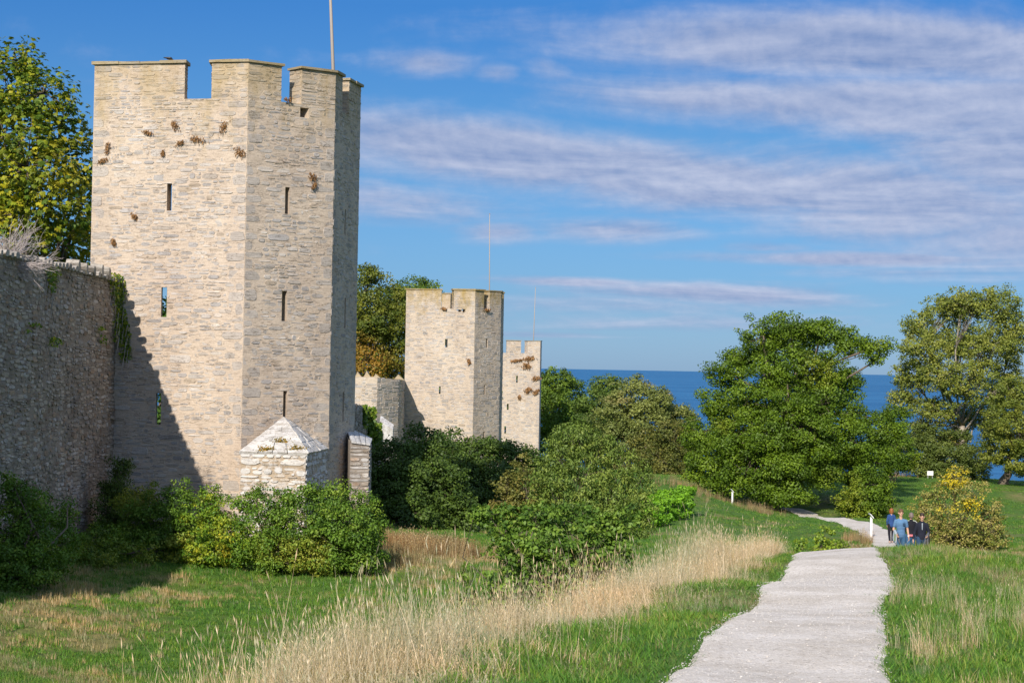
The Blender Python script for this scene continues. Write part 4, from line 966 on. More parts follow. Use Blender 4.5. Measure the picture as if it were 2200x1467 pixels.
# moat bushes: deep shaded mass behind the tower
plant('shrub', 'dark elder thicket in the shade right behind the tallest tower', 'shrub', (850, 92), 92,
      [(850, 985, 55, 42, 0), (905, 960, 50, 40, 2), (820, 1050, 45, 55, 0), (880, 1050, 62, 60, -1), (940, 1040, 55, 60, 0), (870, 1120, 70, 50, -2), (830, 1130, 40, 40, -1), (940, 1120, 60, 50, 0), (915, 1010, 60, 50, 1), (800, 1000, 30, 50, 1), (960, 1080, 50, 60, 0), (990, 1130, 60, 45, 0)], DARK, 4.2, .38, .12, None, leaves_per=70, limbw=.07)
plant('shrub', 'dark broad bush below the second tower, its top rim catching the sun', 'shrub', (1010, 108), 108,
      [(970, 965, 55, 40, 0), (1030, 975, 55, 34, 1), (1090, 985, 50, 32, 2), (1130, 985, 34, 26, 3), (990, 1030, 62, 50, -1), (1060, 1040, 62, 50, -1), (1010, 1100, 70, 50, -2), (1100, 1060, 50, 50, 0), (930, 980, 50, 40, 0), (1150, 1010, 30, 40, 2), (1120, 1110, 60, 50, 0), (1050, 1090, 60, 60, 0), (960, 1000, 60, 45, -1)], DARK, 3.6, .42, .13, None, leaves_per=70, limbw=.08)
plant('cherry_tree', 'young cherry tree with drooping leaves in the middle of the moat', 'tree', (1260, 63), 63,
      [(1240, 945, 48, 40, 0), (1200, 985, 42, 36, 0), (1290, 965, 50, 36, .3), (1190, 1035, 52, 40, -.4), (1260, 1020, 62, 46, -.6), (1330, 1010, 50, 44, 0), (1375, 1035, 36, 34, .2), (1240, 1085, 62, 40, -.5), (1320, 1075, 62, 44, -.4), (1380, 1090, 36, 34, 0), (1370, 1130, 40, 30, 0), (1160, 1080, 36, 34, 0)],
      CHERRY, 9, .20, .105, .10, leaves_per=34, droop=1.1, asp=.22, twigs=.3, shell=.5, trunktop=.3)
plant('shrub', 'olive-brown seeding bush left of the cherry tree', 'shrub', (1110, 66), 66,
      [(1125, 1010, 24, 34, 0), (1090, 1040, 32, 28, 0), (1130, 1060, 42, 34, 0), (1095, 1085, 40, 34, 0), (1150, 1095, 36, 30, 0)], BROWNB, 10, .17, .08, None, leaves_per=38, limbw=.04)
plant('broadleaf_bush', 'bright green broad-leaved bush behind the tall dry grass', 'bush', (1200, 47), 47,
      [(1050, 1105, 36, 28, 0), (1090, 1125, 52, 40, 0), (1150, 1110, 46, 36, -.3), (1210, 1115, 50, 36, .3), (1270, 1125, 46, 36, 0), (1320, 1125, 34, 28, 0), (1110, 1180, 62, 50, -.4), (1180, 1180, 64, 50, -.6), (1260, 1185, 62, 50, -.4), (1320, 1180, 40, 46, 0), (1150, 1240, 62, 42, -.4), (1230, 1245, 62, 40, -.3), (1300, 1240, 40, 36, 0), (1020, 1100, 14, 12, 0), (1365, 1120, 24, 20, 0)],
      BRIGHT, 13, .16, .10, None, leaves_per=26, limbw=.025, asp=.34, shell=.5, twigs=.2)
plant('sapling', 'small leafy green sapling low beside the broad-leaved bush', 'sapling', (1020, 45), 45,
      [(1005, 1230, 28, 18, 0), (1050, 1235, 30, 20, 0), (990, 1245, 14, 10, 0), (1080, 1265, 30, 14, 0)], BRIGHT, 13, .13, .09, None, leaves_per=18, limbw=.02)
# elders at the foot of the near tower and wall
def elder(label, px, D, lobes, pal=ELDER, **k): return plant('elder_bush', label, 'bush', (px, D), D, lobes, pal, 6.2, .24, .095, None, leaves_per=52, limbw=.05, asp=.30, shell=.62, twigs=.15, droop=.4, group='bushes at the foot of the wall', **k)
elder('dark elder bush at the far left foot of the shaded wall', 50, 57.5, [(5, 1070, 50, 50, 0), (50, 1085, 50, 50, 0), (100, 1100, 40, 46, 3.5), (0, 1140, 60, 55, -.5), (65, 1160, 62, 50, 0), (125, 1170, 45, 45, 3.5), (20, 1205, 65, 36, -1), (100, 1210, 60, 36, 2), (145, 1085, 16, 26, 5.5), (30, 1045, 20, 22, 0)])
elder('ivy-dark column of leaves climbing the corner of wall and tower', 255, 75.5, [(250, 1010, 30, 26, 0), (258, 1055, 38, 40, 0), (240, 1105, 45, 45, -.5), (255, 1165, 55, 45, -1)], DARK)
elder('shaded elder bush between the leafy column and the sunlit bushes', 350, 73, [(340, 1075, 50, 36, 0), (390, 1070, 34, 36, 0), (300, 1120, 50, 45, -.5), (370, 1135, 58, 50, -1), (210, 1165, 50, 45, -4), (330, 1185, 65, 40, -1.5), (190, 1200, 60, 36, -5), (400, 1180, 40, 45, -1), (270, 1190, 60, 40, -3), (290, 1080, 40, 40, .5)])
elder('yellowing elder bush at the sunlit corner of the tallest tower', 470, 72, [(455, 1070, 30, 30, 0), (440, 1110, 42, 40, 0), (495, 1100, 50, 36, -.3), (480, 1150, 62, 46, -1), (430, 1190, 50, 32, -1), (525, 1175, 50, 34, -1)], mkpal([(.03, .085, .01), (.07, .15, .016), (.13, .20, .02), (.22, .25, .02)], 1, (.34, .30, .02), 1.2, .28, 5))
elder('lush elder bush in front of the white stone pier', 610, 71.5, [(550, 1070, 38, 28, 0), (600, 1085, 50, 34, -.3), (660, 1075, 52, 34, -.5), (570, 1130, 58, 44, -1), (640, 1130, 60, 48, -1.2), (600, 1170, 60, 32, -1.5), (690, 1110, 45, 44, -.8)])
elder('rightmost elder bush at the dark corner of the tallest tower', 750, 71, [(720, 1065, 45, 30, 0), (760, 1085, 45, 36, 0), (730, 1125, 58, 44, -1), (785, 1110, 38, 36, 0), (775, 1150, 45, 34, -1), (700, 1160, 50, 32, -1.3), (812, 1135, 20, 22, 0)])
# shrubs on the crest
plant('sapling', 'small green weedy bush just over the crest of the path', 'bush', (1775, 50), 50,
      [(1772, 1150, 20, 16, 0), (1765, 1170, 30, 20, 0), (1795, 1178, 26, 16, 0), (1770, 1195, 36, 16, 0), (1720, 1170, 12, 18, 0)], mkpal([(.06, .11, .015), (.11, .18, .02), (.18, .24, .03)]), 15, .12, .07, None, leaves_per=24, limbw=.015)
# bright ground-cover on the bank
plant('creeper', 'patch of bright green creeper on the far bank left of the oak', 'creeper', (1440, 112), 112, [(1440, 1068, 40, 9, 0), (1410, 1086, 32, 9, -4), (1470, 1054, 24, 8, 5), (1420, 1072, 30, 8, 3), (1395, 1102, 20, 7, -6)], mkpal([(.06, .16, .01), (.10, .23, .015), (.14, .28, .02)]), 3.0, .22, .13, None, leaves_per=45, limbw=.02, depth=2.2)

# ---- ivy on the left wall
IVY = mkpal([(.03, .07, .01), (.06, .12, .014), (.12, .18, .02), (.25, .26, .02)])
def wall_x(y): return np.interp(y, [20, 36, 44, 61, 66, 73, 79.6], [-26, -20, -16.4, -16.0, -15.85, -15.95, jn[0]])
def ivy(label, blobs, n_, size=.09):
    C = []
    for (px, py, rx, ry) in blobs:
        k = int(n_ * rx * ry / 300); a = rng.random(k) * 6.28; r_ = rng.random(k) ** .6
        for x, y in zip(px + rx * r_ * np.cos(a), py + ry * r_ * np.sin(a)):
            D_ = 75.
            for _ in range(6): D_ = float(wall_x(D_)) / ray(x, y)[0]; D_ = min(max(D_, 55), 79.1)
            w = ray(x, y) * D_; w[0] += rng.uniform(.03, .28); C.append(w)
    C = np.array(C); t = thing('ivy', C[0], label, 'ivy'); m_ = len(C)
    nn = np.array([1., -.5, .4]) + rng.normal(size=(m_, 3)) * .6; V_ = leafquads(C, size * rng.uniform(.6, 1.5, m_), rdir(m_) + np.array([0, 0, -.8]), nn, .42)
    tag(new_obj('foliage', mesh_np('foliage', V_, np.arange(len(V_)).reshape(-1, 4), LEAF, np.repeat(IVY(rng.random(m_), C), 4, 0)), t), kind='stuff')
    mb = MB()
    for i in range(0, m_, 25): mb.tube([C[i], C[i] + np.array([-.05, rng.normal() * .2, -rng.uniform(.3, 1.)])], [.012, .006], 4)
    mb.build('stem', TWIG, t)
ivy('yellow-green ivy cascading down the wall corner beside the tallest tower', [(240, 600, 12, 14), (246, 620, 13, 26), (246, 650, 10, 26), (250, 690, 12, 26), (255, 720, 16, 30), (268, 755, 10, 16), (258, 765, 7, 14)], 260)
ivy('small ivy tuft hanging from the top of the shaded wall', [(104, 590, 12, 16), (102, 612, 8, 18)], 240)
ivy('sparse ivy patches in the middle of the shaded wall', [(68, 698, 12, 6), (108, 735, 14, 12), (50, 712, 6, 5), (215, 730, 6, 12), (210, 708, 5, 9)], 150)
# ivy on the shaded far wall
def ivy_at(label, blobs, D, n_):
    C = np.concatenate([np.array([P(px + rx * (rng.random() * 2 - 1), py + ry * (rng.random() * 2 - 1), D_ + rng.uniform(-.4, .2)) for _ in range(int(n_ * rx * ry / 200))]) for (px, py, rx, ry, D_) in blobs])
    t = thing('ivy', C[0], label, 'ivy'); m_ = len(C); V_ = leafquads(C, .2 * rng.uniform(.6, 1.4, m_), rdir(m_) + np.array([0, 0, -.8]), np.array([.5, -1., .5]) + rng.normal(size=(m_, 3)) * .5, .42)
    tag(new_obj('foliage', mesh_np('foliage', V_, np.arange(len(V_)).reshape(-1, 4), LEAF, np.repeat(IVY(rng.random(m_) * .8, C), 4, 0)), t), kind='stuff')
ivy_at('green ivy hanging over the lower shaded wall behind the tallest tower', [(783, 895, 5, 24, 116), (800, 905, 9, 30, 122), (808, 935, 12, 26, 126)], 0, 260)
# dead shrub on the wall top
dsx = P(25, 575, 64.5); t = thing('dead_shrub', dsx, 'bare grey twiggy shrub sprawling on top of the left wall', 'shrub'); mb = MB()
def twig(p, d_, L_, r_, lv):
    q1 = p + d_ * L_ * .5 + rng.normal(size=3) * .04 * L_; q2 = p + d_ * L_ + np.array([0, 0, -.06 * L_]) + rng.normal(size=3) * .05 * L_
    mb.tube([p, q1, q2], [r_, r_ * .75, r_ * .5], 4)
    if lv:
        for _ in range(4):
            s_ = rng.uniform(.3, 1); nd = d_ + rng.normal(size=3) * .42; nd /= np.linalg.norm(nd); twig(lerp(p, q2, s_), nd, L_ * rng.uniform(.45, .75), r_ * .55, lv - 1)
for k in range(46):
    a = rng.uniform(-1.3, 1.9); d_ = np.array([math.sin(a) * .75 + .1, rng.uniform(-.5, .5), max(.0, math.cos(a)) * .75 + .08]); d_ /= np.linalg.norm(d_)
    twig(P(-10 + rng.uniform(-30, 30), 580, 64.5), d_, rng.uniform(.8, 1.3), .018, 2)
mb.build('twigs', TWIG, t)

# ---- wall plants: dried tufts growing from the tower joints
DRY = mkpal([(.075, .045, .025), (.14, .08, .04), (.21, .125, .065)]); MOSSP = mkpal([(.08, .08, .015), (.15, .12, .02), (.24, .15, .04)])
def tuft(f, px, py, rx, ry, label, group, pal=DRY, n_=90, s=.10):
    u, z = f.uv(px, py); ru = rx / 55.; rz = ry / 55.; k = f.p[1] / 78; ru *= k; rz *= k; m_ = n_
    ph_ = rng.uniform(-1, 1); q1 = rng.normal(size=m_); U = u + q1 * ru * .55; Z = z + rng.normal(size=m_) * rz * .42 + q1 * rz * .3 * ph_; ws = math.sqrt(k); 
    C = np.array([f.out(a, b_, rng.uniform(.02, .14) * ws) for a, b_ in zip(U, Z)]); t = thing('wall_plant', f.out(u, z, .02), label, 'plant', group)
    V_ = leafquads(C, s * ws * rng.uniform(.6, 1.5, m_), rdir(m_) * .7 + np.array([0, 0, -.9]) + f.nd * .4, f.nd + rng.normal(size=(m_, 3)) * .5, .16)
    tag(new_obj('foliage', mesh_np('foliage', V_, np.arange(len(V_)).reshape(-1, 4), LEAF, np.repeat(pal(rng.random(m_), C), 4, 0)), t), kind='stuff')
    mb = MB(); mb.tube([f.out(u, z, 0), f.out(u, z - .08, .1 * ws)], [.012, .006], 4); mb.build('stem', TWIG, t)
g1 = 'dried plants growing from the near tower'
for a in [(0, 377, 270, 7, 12, 'rusty dry tuft below the first battlement gap of the tallest tower'), (0, 482, 274, 9, 12, 'green-brown tuft high on the tallest tower, left of its bright corner'), (0, 425, 301, 16, 7, 'wide brown dry tuft in the upper middle of the tallest tower'), (0, 387, 309, 8, 5, 'small brown tuft left of the wide dry tuft high on the tallest tower'),
          (0, 517, 329, 11, 11, 'slanting rusty tuft at the bright corner of the tallest tower'), (0, 232, 318, 6, 16, 'hanging rusty tuft near the left edge of the tallest tower, top part'), (0, 222, 346, 12, 6, 'brown dry tuft at the left edge of the tallest tower, just below the hanging tuft'),
          (0, 318, 286, 10, 4, 'thin brown tuft in a joint left of the rusty tuft, high on the tallest tower'), (0, 290, 466, 6, 6, 'small green-brown tuft alone left of the top arrow slit'), (0, 351, 330, 4, 8, 'narrow hanging brown tuft above the top left arrow slit'),
          (0, 245, 522, 5, 9, 'brown tuft near the left edge of the tallest tower, mid height'), (1, 670, 382, 9, 9, 'round brown tuft right of the top slit on the narrower face'), (1, 672, 401, 6, 7, 'smaller brown tuft under the round tuft on the narrower face'), (1, 616, 215, 9, 6, 'brown tuft at the foot of the second battlement gap')]:
    tuft(F1[a[0]], *a[1:5], a[5], g1)
g2 = 'dried plants growing from the farthest tower'
for (px, py, rx, ry, lb) in [(1137, 771, 11, 6, 'broad brown growth under the right merlon of the farthest tower'), (1131, 787, 10, 7, 'ragged brown growth below the broad one on the farthest tower'), (1110, 775, 12, 3, 'thin brown growth under the battlement gap of the farthest tower'), (1152, 813, 9, 4, 'brown growth at the right edge of the farthest tower'), (1134, 838, 7, 6, 'dark brown growth in the middle of the farthest tower'), (1152, 842, 5, 5, 'brown growth near the right edge, lower on the farthest tower'), (1116, 853, 3, 5, 'small brown growth above the lower slit of the farthest tower')]:
    tuft(F3[0], px, py, rx, ry, lb, g2, n_=60, s=.22)
for (k_, px, py, rx, ry, lb) in [(1, 1045, 667, 9, 4, 'orange-brown growth below the right battlement gap of the middle tower'), (0, 955, 664, 7, 3, 'brown growth below the left battlement gap of the middle tower'), (0, 1008, 777, 3, 6, 'small brown growth by the corner of the middle tower')]:
    tuft(F2[k_], px, py, rx, ry, lb, 'dried plants growing from the middle tower', n_=50, s=.16)
# moss on the pier roof
for (s_, t_, lb) in ((.38, .06, 'moss cushion at the eaves of the white pier'), (.62, .30, 'moss strip in the middle of the white pier roof'), (.85, .1, 'moss cushion near the right hip of the white pier')):
    c_ = lerp(lerp(pAz, pBz, s_), pap, t_) + np.array([0, -.08, .06]); k = 160; C = c_ + rng.normal(size=(k, 3)) * np.array([.16, .03, .06]); tt = thing('moss', c_, lb, 'moss', 'moss on the pier roof')
    V_ = leafquads(C, .06 * rng.uniform(.6, 1.4, k), rdir(k), np.array([0, -1., .6]) + rng.normal(size=(k, 3)) * .4, .45); tag(new_obj('foliage', mesh_np('foliage', V_, np.arange(len(V_)).reshape(-1, 4), LEAF, np.repeat(MOSSP(rng.random(k), C), 4, 0)), tt), kind='stuff')

# ------------------------------------------------------------------ grass (stuff: instanced tufts on point sheets)
def blades(n_, h, w, spread, bend, cols, head=0., seg=3):
    VV = []; FF = []; TT = []
    for i in range(n_):
        a = rng.uniform(0, 6.28); p = np.array([math.cos(a), math.sin(a), 0]) * spread * rng.random() ** .5; la = rng.uniform(0, 6.28); ld = np.array([math.cos(la), math.sin(la), 0])
        hh = h * rng.uniform(.55, 1.15); bb = bend * rng.uniform(.3, 1.4) * hh; sd_ = np.array([-ld[1], ld[0], 0]) if rng.random() < .5 else np.array([math.cos(la + .7), math.sin(la + .7), 0]); ww = w * rng.uniform(.7, 1.3); b0 = len(VV)
        c_ = np.array(cols[rng.integers(len(cols))]) * rng.uniform(.8, 1.2)
        for k in range(seg):
            t = k / seg; q_ = p + ld * bb * t ** 2 + np.array([0, 0, hh * t]); VV += [q_ - sd_ * ww * (1 - t * .7) / 2, q_ + sd_ * ww * (1 - t * .7) / 2]; TT += [c_, c_]
        VV.append(p + ld * bb + np.array([0, 0, hh])); TT.append(c_)
        for k in range(seg - 1): FF.append([b0 + 2 * k, b0 + 2 * k + 1, b0 + 2 * k + 3, b0 + 2 * k + 2])
        FF.append([b0 + 2 * seg - 2, b0 + 2 * seg - 1, b0 + 2 * seg])
        if head and rng.random() < head:
            tip = VV[-1]; b1 = len(VV); hw = w * .9; L_ = hh * .10; dn = (ld * bb * 1.6 + np.array([0, 0, hh])); dn /= np.linalg.norm(dn)
            VV += [tip - dn * L_ * .6, tip + sd_ * hw - dn * L_ * .1, tip + dn * L_ * .5, tip - sd_ * hw - dn * L_ * .1]; TT += [c_ * 1.05] * 4; FF.append([b1, b1 + 1, b1 + 2, b1 + 3])
    return np.array(VV), FF, np.array(TT)
GL = leaf_mat('grass_blade', .3)
GN_ = NT(GL.node_tree); gpos = GN_.n('ShaderNodeNewGeometry').outputs['Position']; gat = [x for x in GL.node_tree.nodes if x.type == 'ATTRIBUTE'][0].outputs['Color']
gra = GN_.ramp(GN_.noise(gpos, .55, 4, .6), [(.34, (.62, .80, .75)), (.5, (1., 1., 1.)), (.66, (1.30, 1.12, 1.0))])
gv_ = GN_.mix(1.0, gat, gra, 'MULTIPLY')
for x in GL.node_tree.nodes:
    if x.type == 'BSDF_PRINCIPLED': GL.node_tree.links.new(gv_, x.inputs['Base Color'])
    if x.type == 'MIX' and x != gv_.node and x.blend_type == 'MULTIPLY' and x.outputs[2].links and x.outputs[2].links[0].to_node.type == 'BSDF_TRANSLUCENT': GL.node_tree.links.new(gv_, x.inputs[6])
def source(nm, n_, variants):
    cl = bpy.data.collections.new(nm)
    for k in range(variants[0]):
        V_, Fc, TT = blades(*variants[1:]); o_ = bpy.data.objects.new(nm, mesh_np(nm, V_, Fc, GL, TT)); cl.objects.link(o_)
    return cl
def scatter(name, label, pts, scl, coll, nvar, tilt=.08):
    me = bpy.data.meshes.new(name); pts = np.asarray(pts, np.float32); me.vertices.add(len(pts)); me.vertices.foreach_set('co', pts.ravel())
    a = me.attributes.new('rot', 'FLOAT_VECTOR', 'POINT'); rr = np.zeros((len(pts), 3), np.float32); rr[:, 2] = rng.uniform(0, 6.28, len(pts)); rr[:, :2] = rng.normal(size=(len(pts), 2)) * tilt; a.data.foreach_set('vector', rr.ravel())
    a = me.attributes.new('scl', 'FLOAT_VECTOR', 'POINT'); a.data.foreach_set('vector', np.asarray(scl, np.float32).ravel())
    a = me.attributes.new('idx', 'INT', 'POINT'); a.data.foreach_set('value', rng.integers(0, nvar, len(pts)).astype(np.int32))
    o_ = new_obj(name, me); md = o_.modifiers.new('tufts', 'NODES'); g = bpy.data.node_groups.new(name, 'GeometryNodeTree'); md.node_group = g
    g.interface.new_socket('Geometry', in_out='INPUT', socket_type='NodeSocketGeometry'); g.interface.new_socket('Geometry', in_out='OUTPUT', socket_type='NodeSocketGeometry')
    gi = g.nodes.new('NodeGroupInput'); go = g.nodes.new('NodeGroupOutput'); ip = g.nodes.new('GeometryNodeInstanceOnPoints'); ci = g.nodes.new('GeometryNodeCollectionInfo')
    ci.inputs[0].default_value = coll; ci.inputs['Separate Children'].default_value = True; ci.inputs['Reset Children'].default_value = True
    def at(nm_, ty):
        n_ = g.nodes.new('GeometryNodeInputNamedAttribute'); n_.data_type = ty; n_.inputs[0].default_value = nm_; return n_.outputs['Attribute']
    g.links.new(gi.outputs[0], ip.inputs['Points']); g.links.new(ci.outputs[0], ip.inputs['Instance']); ip.inputs['Pick Instance'].default_value = True
    g.links.new(at('idx', 'INT'), ip.inputs['Instance Index']); g.links.new(at('rot', 'FLOAT_VECTOR'), ip.inputs['Rotation']); g.links.new(at('scl', 'FLOAT_VECTOR'), ip.inputs['Scale'])
    g.links.new(ip.outputs[0], go.inputs[0]); return tag(o_, label, kind='stuff')
GREENS = [(.08, .20, .02), (.12, .26, .025), (.15, .30, .03), (.23, .30, .05), (.08, .18, .025)]
STRAW = [(.42, .32, .16), (.50, .40, .23), (.36, .27, .12), (.24, .23, .08), (.54, .45, .28)]
PALE = [(.60, .47, .30), (.68, .55, .38), (.55, .41, .25), (.44, .35, .17), (.72, .61, .45)]
RUST = [(.20, .11, .05), (.28, .17, .08), (.34, .23, .11)]
c_green = source('green_tuft', 0, (6, 16, .13, .007, .085, .55, GREENS)); c_straw = source('straw_tuft', 0, (5, 16, .15, .005, .09, .35, STRAW)); c_far = source('far_tuft', 0, (4, 22, .20, .022, .22, .5, GREENS, 0., 2)); c_fars = source('far_straw', 0, (4, 22, .26, .018, .2, .3, STRAW, 0., 2))
c_tall = source('tall_stalks', 0, (6, 22, .58, .0036, .13, .24, PALE, .5, 4)); c_rust = source('rust_stalks', 0, (4, 22, .55, .012, .2, .2, RUST + STRAW[:2], .5, 3))
def fan(n_, D0, D1, p0=-130, p1=2330):
    D_ = np.sqrt(rng.random(n_) * (D1 ** 2 - D0 ** 2) + D0 ** 2); px = rng.uniform(p0, p1, n_); return (px - 1100) / F * D_, D_
LIP = np.array([(-2.1, 12), (-1.3, 15), (-1.0, 17.5), (-.15, 21.7), (1.45, 28.5), (3.3, 36.5), (5.1, 43), (5.6, 46)])
def clear(x, y, m_=0.0):
    pd = path_dist(x, y); ok = pd > path_hw(y) - .02 + m_ + .20 * fbm(x * 1.7, y * .9, 0, 44) + .10 * fbm(x * 6, y * 4, 0, 45)
    ok &= x > np.interp(y, [20, 36, 44, 61, 80], [-26, -20, -16.4, -16, -15.9]) + .2
    return ok
def lay(name, label, n_, D0, D1, coll, nv, want, h=(1, 1), s=(.7, 1.3), sink=.02):
    x, y = fan(n_, D0, D1); k = clear(x, y) & want(x, y); x, y = x[k], y[k]; z = ground(x, y) - sink
    s1 = rng.uniform(*s, len(x)); s2 = s1 * rng.uniform(*h, len(x)) * (1 + .35 * fbm(x * .8, y * .8, 0, 51)); pd = path_dist(x, y); s2 *= np.clip(.5 + (pd - path_hw(y)) * .8, .5, 1)
    return scatter(name, label, np.stack([x, y, z], 1), np.stack([s1, s1, s2], 1), coll, nv)
rnd = lambda x: rng.random(len(x))
dry_p = lambda x, y: np.clip((dryness(x, y) - .14) * 1.7, .05, .9)
near_right = lambda x, y: 1 + .25 * (x > 4)
lay('grass', 'short green grass on the near bank beside the path', 42000, 12.8, 46, c_green, 6, lambda x, y: (rnd(x) > dry_p(x, y) * .75), (.38, .85), (.9, 1.7))
lay('dry_grass', 'straw-coloured grass mixed into the near bank', 16000, 12.8, 46, c_straw, 5, lambda x, y: (rnd(x) < dry_p(x, y) * .7), (.42, .95), (.9, 1.7))
lay('grass', 'green grass on the moat floor and slopes', 52000, 46, 96, c_far, 4, lambda x, y: (rnd(x) > dry_p(x, y) * .9), (.4, 1.0), (.45, 1.0))
lay('dry_grass', 'straw grass patches on the moat floor', 34000, 40, 96, c_fars, 4, lambda x, y: (rnd(x) < dry_p(x, y) * .85), (.5, 1.2), (.45, .95))
lay('grass', 'green grass on the far meadow around the oak', 26000, 96, 200, c_far, 4, lambda x, y: (x > 2) & (rnd(x) > dry_p(x, y) * .6), (.22, .45), (1.0, 1.8))
lay('dry_grass', 'dry grass streaks on the far meadow', 5000, 96, 200, c_fars, 4, lambda x, y: (x > 2) & (rnd(x) < dry_p(x, y) * .5), (.25, .5), (.9, 1.6))
# tall pale belt along the lip
def belt(x, y):
    d_, s_ = pl_dist(LIP, x, y); sd_ = d_ * s_ + .45 * fbm(x * .6, y * .35, 0, 61); wid = np.interp(y, [15, 25, 36, 46], [1.0, .75, .8, .6])
    pr = np.exp(-((sd_ + .25) / (wid * .62)) ** 2) * .62 + .05 * (np.abs(sd_) < 1.8); return rnd(x) < pr
x, y = fan(56000, 12.8, 47, 200, 1900); k = clear(x, y, .5) & belt(x, y); x, y = x[k], y[k]
d_, s_ = pl_dist(LIP, x, y); hh = rng.uniform(.55, 1.25, len(x)) * np.interp(y, [15, 24, 29, 36, 44], [.62, .62, .8, 1.3, 1.0]) * (1 + .5 * fbm(x * 2.2, y * 1.4, 0, 77)) * (1 + .25 * fbm(x * .7, y * .5, 0, 71)) * np.where(s_ < 0, np.clip(1 - d_ * .5, .35, 1), 1); ws = rng.uniform(.8, 1.4, len(x))
scatter('tall_dry_grass', 'tall pale dry grass in a belt along the edge of the rampart', np.stack([x, y, ground(x, y) - .03], 1), np.stack([ws, ws, hh], 1), c_tall, 6, .17)
c_one = source('long_stalk', 0, (6, 3, 1.0, .0055, .12, .20, PALE, .9, 4))
x, y = fan(5200, 13.2, 46, 250, 1750); d_, s_ = pl_dist(LIP, x, y); k = clear(x, y, .6) & (rnd(x) < np.exp(-((d_ * s_ - .3) / 1.5) ** 2)); x, y = x[k], y[k]; hh = rng.uniform(.4, 1.12, len(x)) ** 1.2
scatter('tall_dry_grass', 'scattered long single grass stalks standing above the pale belt', np.stack([x, y, ground(x, y) - .03], 1), np.stack([hh, hh, hh], 1), c_one, 6, .16)
# clumps: right of the path, crest weeds, and rusty grass at the bush feet
CLP = [(2110, 1400, 19.5, .5, 70, .7), (1990, 1320, 25, .35, 40, .6), (2050, 1440, 18, .5, 40, .5), (1915, 1215, 37, .3, 60, .4), (2180, 1340, 22, .5, 60, .6), (1960, 1290, 27, .3, 40, .6), (2130, 1290, 27, .6, 50, .6), (1640, 1250, 31, .5, 50, .5), (1520, 1310, 25, .5, 50, .5), (2060, 1225, 36, .5, 30, .4)]
xs, ys, hs = [], [], []
for (px, py, D_, r_, k, h_) in CLP:
    k = k // 3; c_ = P(px, py, D_); xs.append(c_[0] + rng.normal(size=k) * r_ * .8); ys.append(c_[1] + rng.normal(size=k) * r_ * 1.4); hs.append(h_ * rng.uniform(.6, 1.2, k))
x, y, hs = np.concatenate(xs), np.concatenate(ys), np.concatenate(hs); k = clear(x, y); x, y, hs = x[k], y[k], hs[k]
scatter('dry_grass_clumps', 'pale dry grass clumps on the right bank by the path', np.stack([x, y, ground(x, y) - .02], 1), np.stack([hs * 1.3, hs * 1.3, hs], 1), c_tall, 6)
xs, ys = [], []
for (px, D_, rx, ry, k) in ((740, 73.5, 2.2, 1.0, 500), (940, 78, 1.6, 1.5, 500), (820, 78, 2, 1.5, 400), (1845, 52, .6, .9, 420), (1880, 55, .5, .9, 160), (1850, 96, .5, 3, 60), (1590, 139, 2.5, 3, 60), (1640, 141, 1, 1.5, 40), (1945, 187, 3, 2, 60), (1480, 138, 2, 5, 80)):
    xs.append((px - 1100) / F * D_ + rng.normal(size=k) * rx * .6); ys.append(D_ + rng.normal(size=k) * ry * .6)
x, y = np.concatenate(xs), np.concatenate(ys); k = clear(x, y); x, y = x[k], y[k]; hs = rng.uniform(.5, 1.2, len(x))
scatter('dry_weeds', 'reddish dry weeds at the feet of the bushes and over the crest', np.stack([x, y, ground(x, y) - .03], 1), np.stack([hs, hs, hs], 1), c_rust, 4)
# pebbles on the path
pc = bpy.data.collections.new('pebble')
for k in range(4):
    V_, Fc = stone_verts(-.5, .5, -.5, .5, .4, rs, 7); V_ = [(a, b_, c_ * .8) for a, b_, c_ in V_]
    o_ = bpy.data.objects.new('pebble', mesh_np('pebble', V_, Fc, plain('pebble_%s' % 'abcd'[k], ((.58, .55, .51), (.66, .63, .59), (.42, .39, .36), (.60, .55, .49))[k]))); pc.objects.link(o_)
x, y = fan(30000, 13.5, 36, 1350, 2050); pd = path_dist(x, y); k = (pd < path_hw(y) + .05) & (rnd(x) < .35 + .3 * (pd / path_hw(y)) ** 3); x, y = x[k], y[k]; s_ = rng.uniform(.005, .012, len(x)) * (1 + (rnd(x) < .03) * 1.0)
scatter('gravel', 'loose pale gravel stones on the path', np.stack([x, y, ground(x, y) + .037], 1), np.stack([s_, s_, s_], 1), pc, 4)

# ------------------------------------------------------------------ small things
WHITE = plain('white_paint', (.78, .78, .76), .5, .4, .04); GREYP = plain('grey_board', (.35, .35, .36), .5, .4, .06)
def sign_stand(px, D, h, label):
    x = (px - 1100) / F * D; z = float(ground(x, D)); t = thing('info_stand', (x, D, z), label, 'sign', 'white information stands')
    mb = MB(); mb.box((x, D, z + h / 2 - .1), (.11, .09, h + .2)); mb.build('post', WHITE, t)
    mb = MB(); a = np.array([x - .10, D, z + h + .14]); b_ = np.array([x + .07, D, z + h - .06])
    up = np.array([.012, 0, .018]); dp = np.array([0, .28, 0]); mb.add([a - dp, b_ - dp, b_ + dp, a + dp, a - dp + up * 1.6, b_ - dp + up * 1.6, b_ + dp + up * 1.6, a + dp + up * 1.6], [[0, 1, 5, 4], [1, 2, 6, 5], [2, 3, 7, 6], [3, 0, 4, 7], [4, 5, 6, 7], [3, 2, 1, 0]]); mb.build('board', WHITE, t)
sign_stand(1878, 101, 1.05, 'white information stand with slanted top beside the people on the path')
sign_stand(1579, 141, .95, 'white information stand in front of the dark gap under the oak')
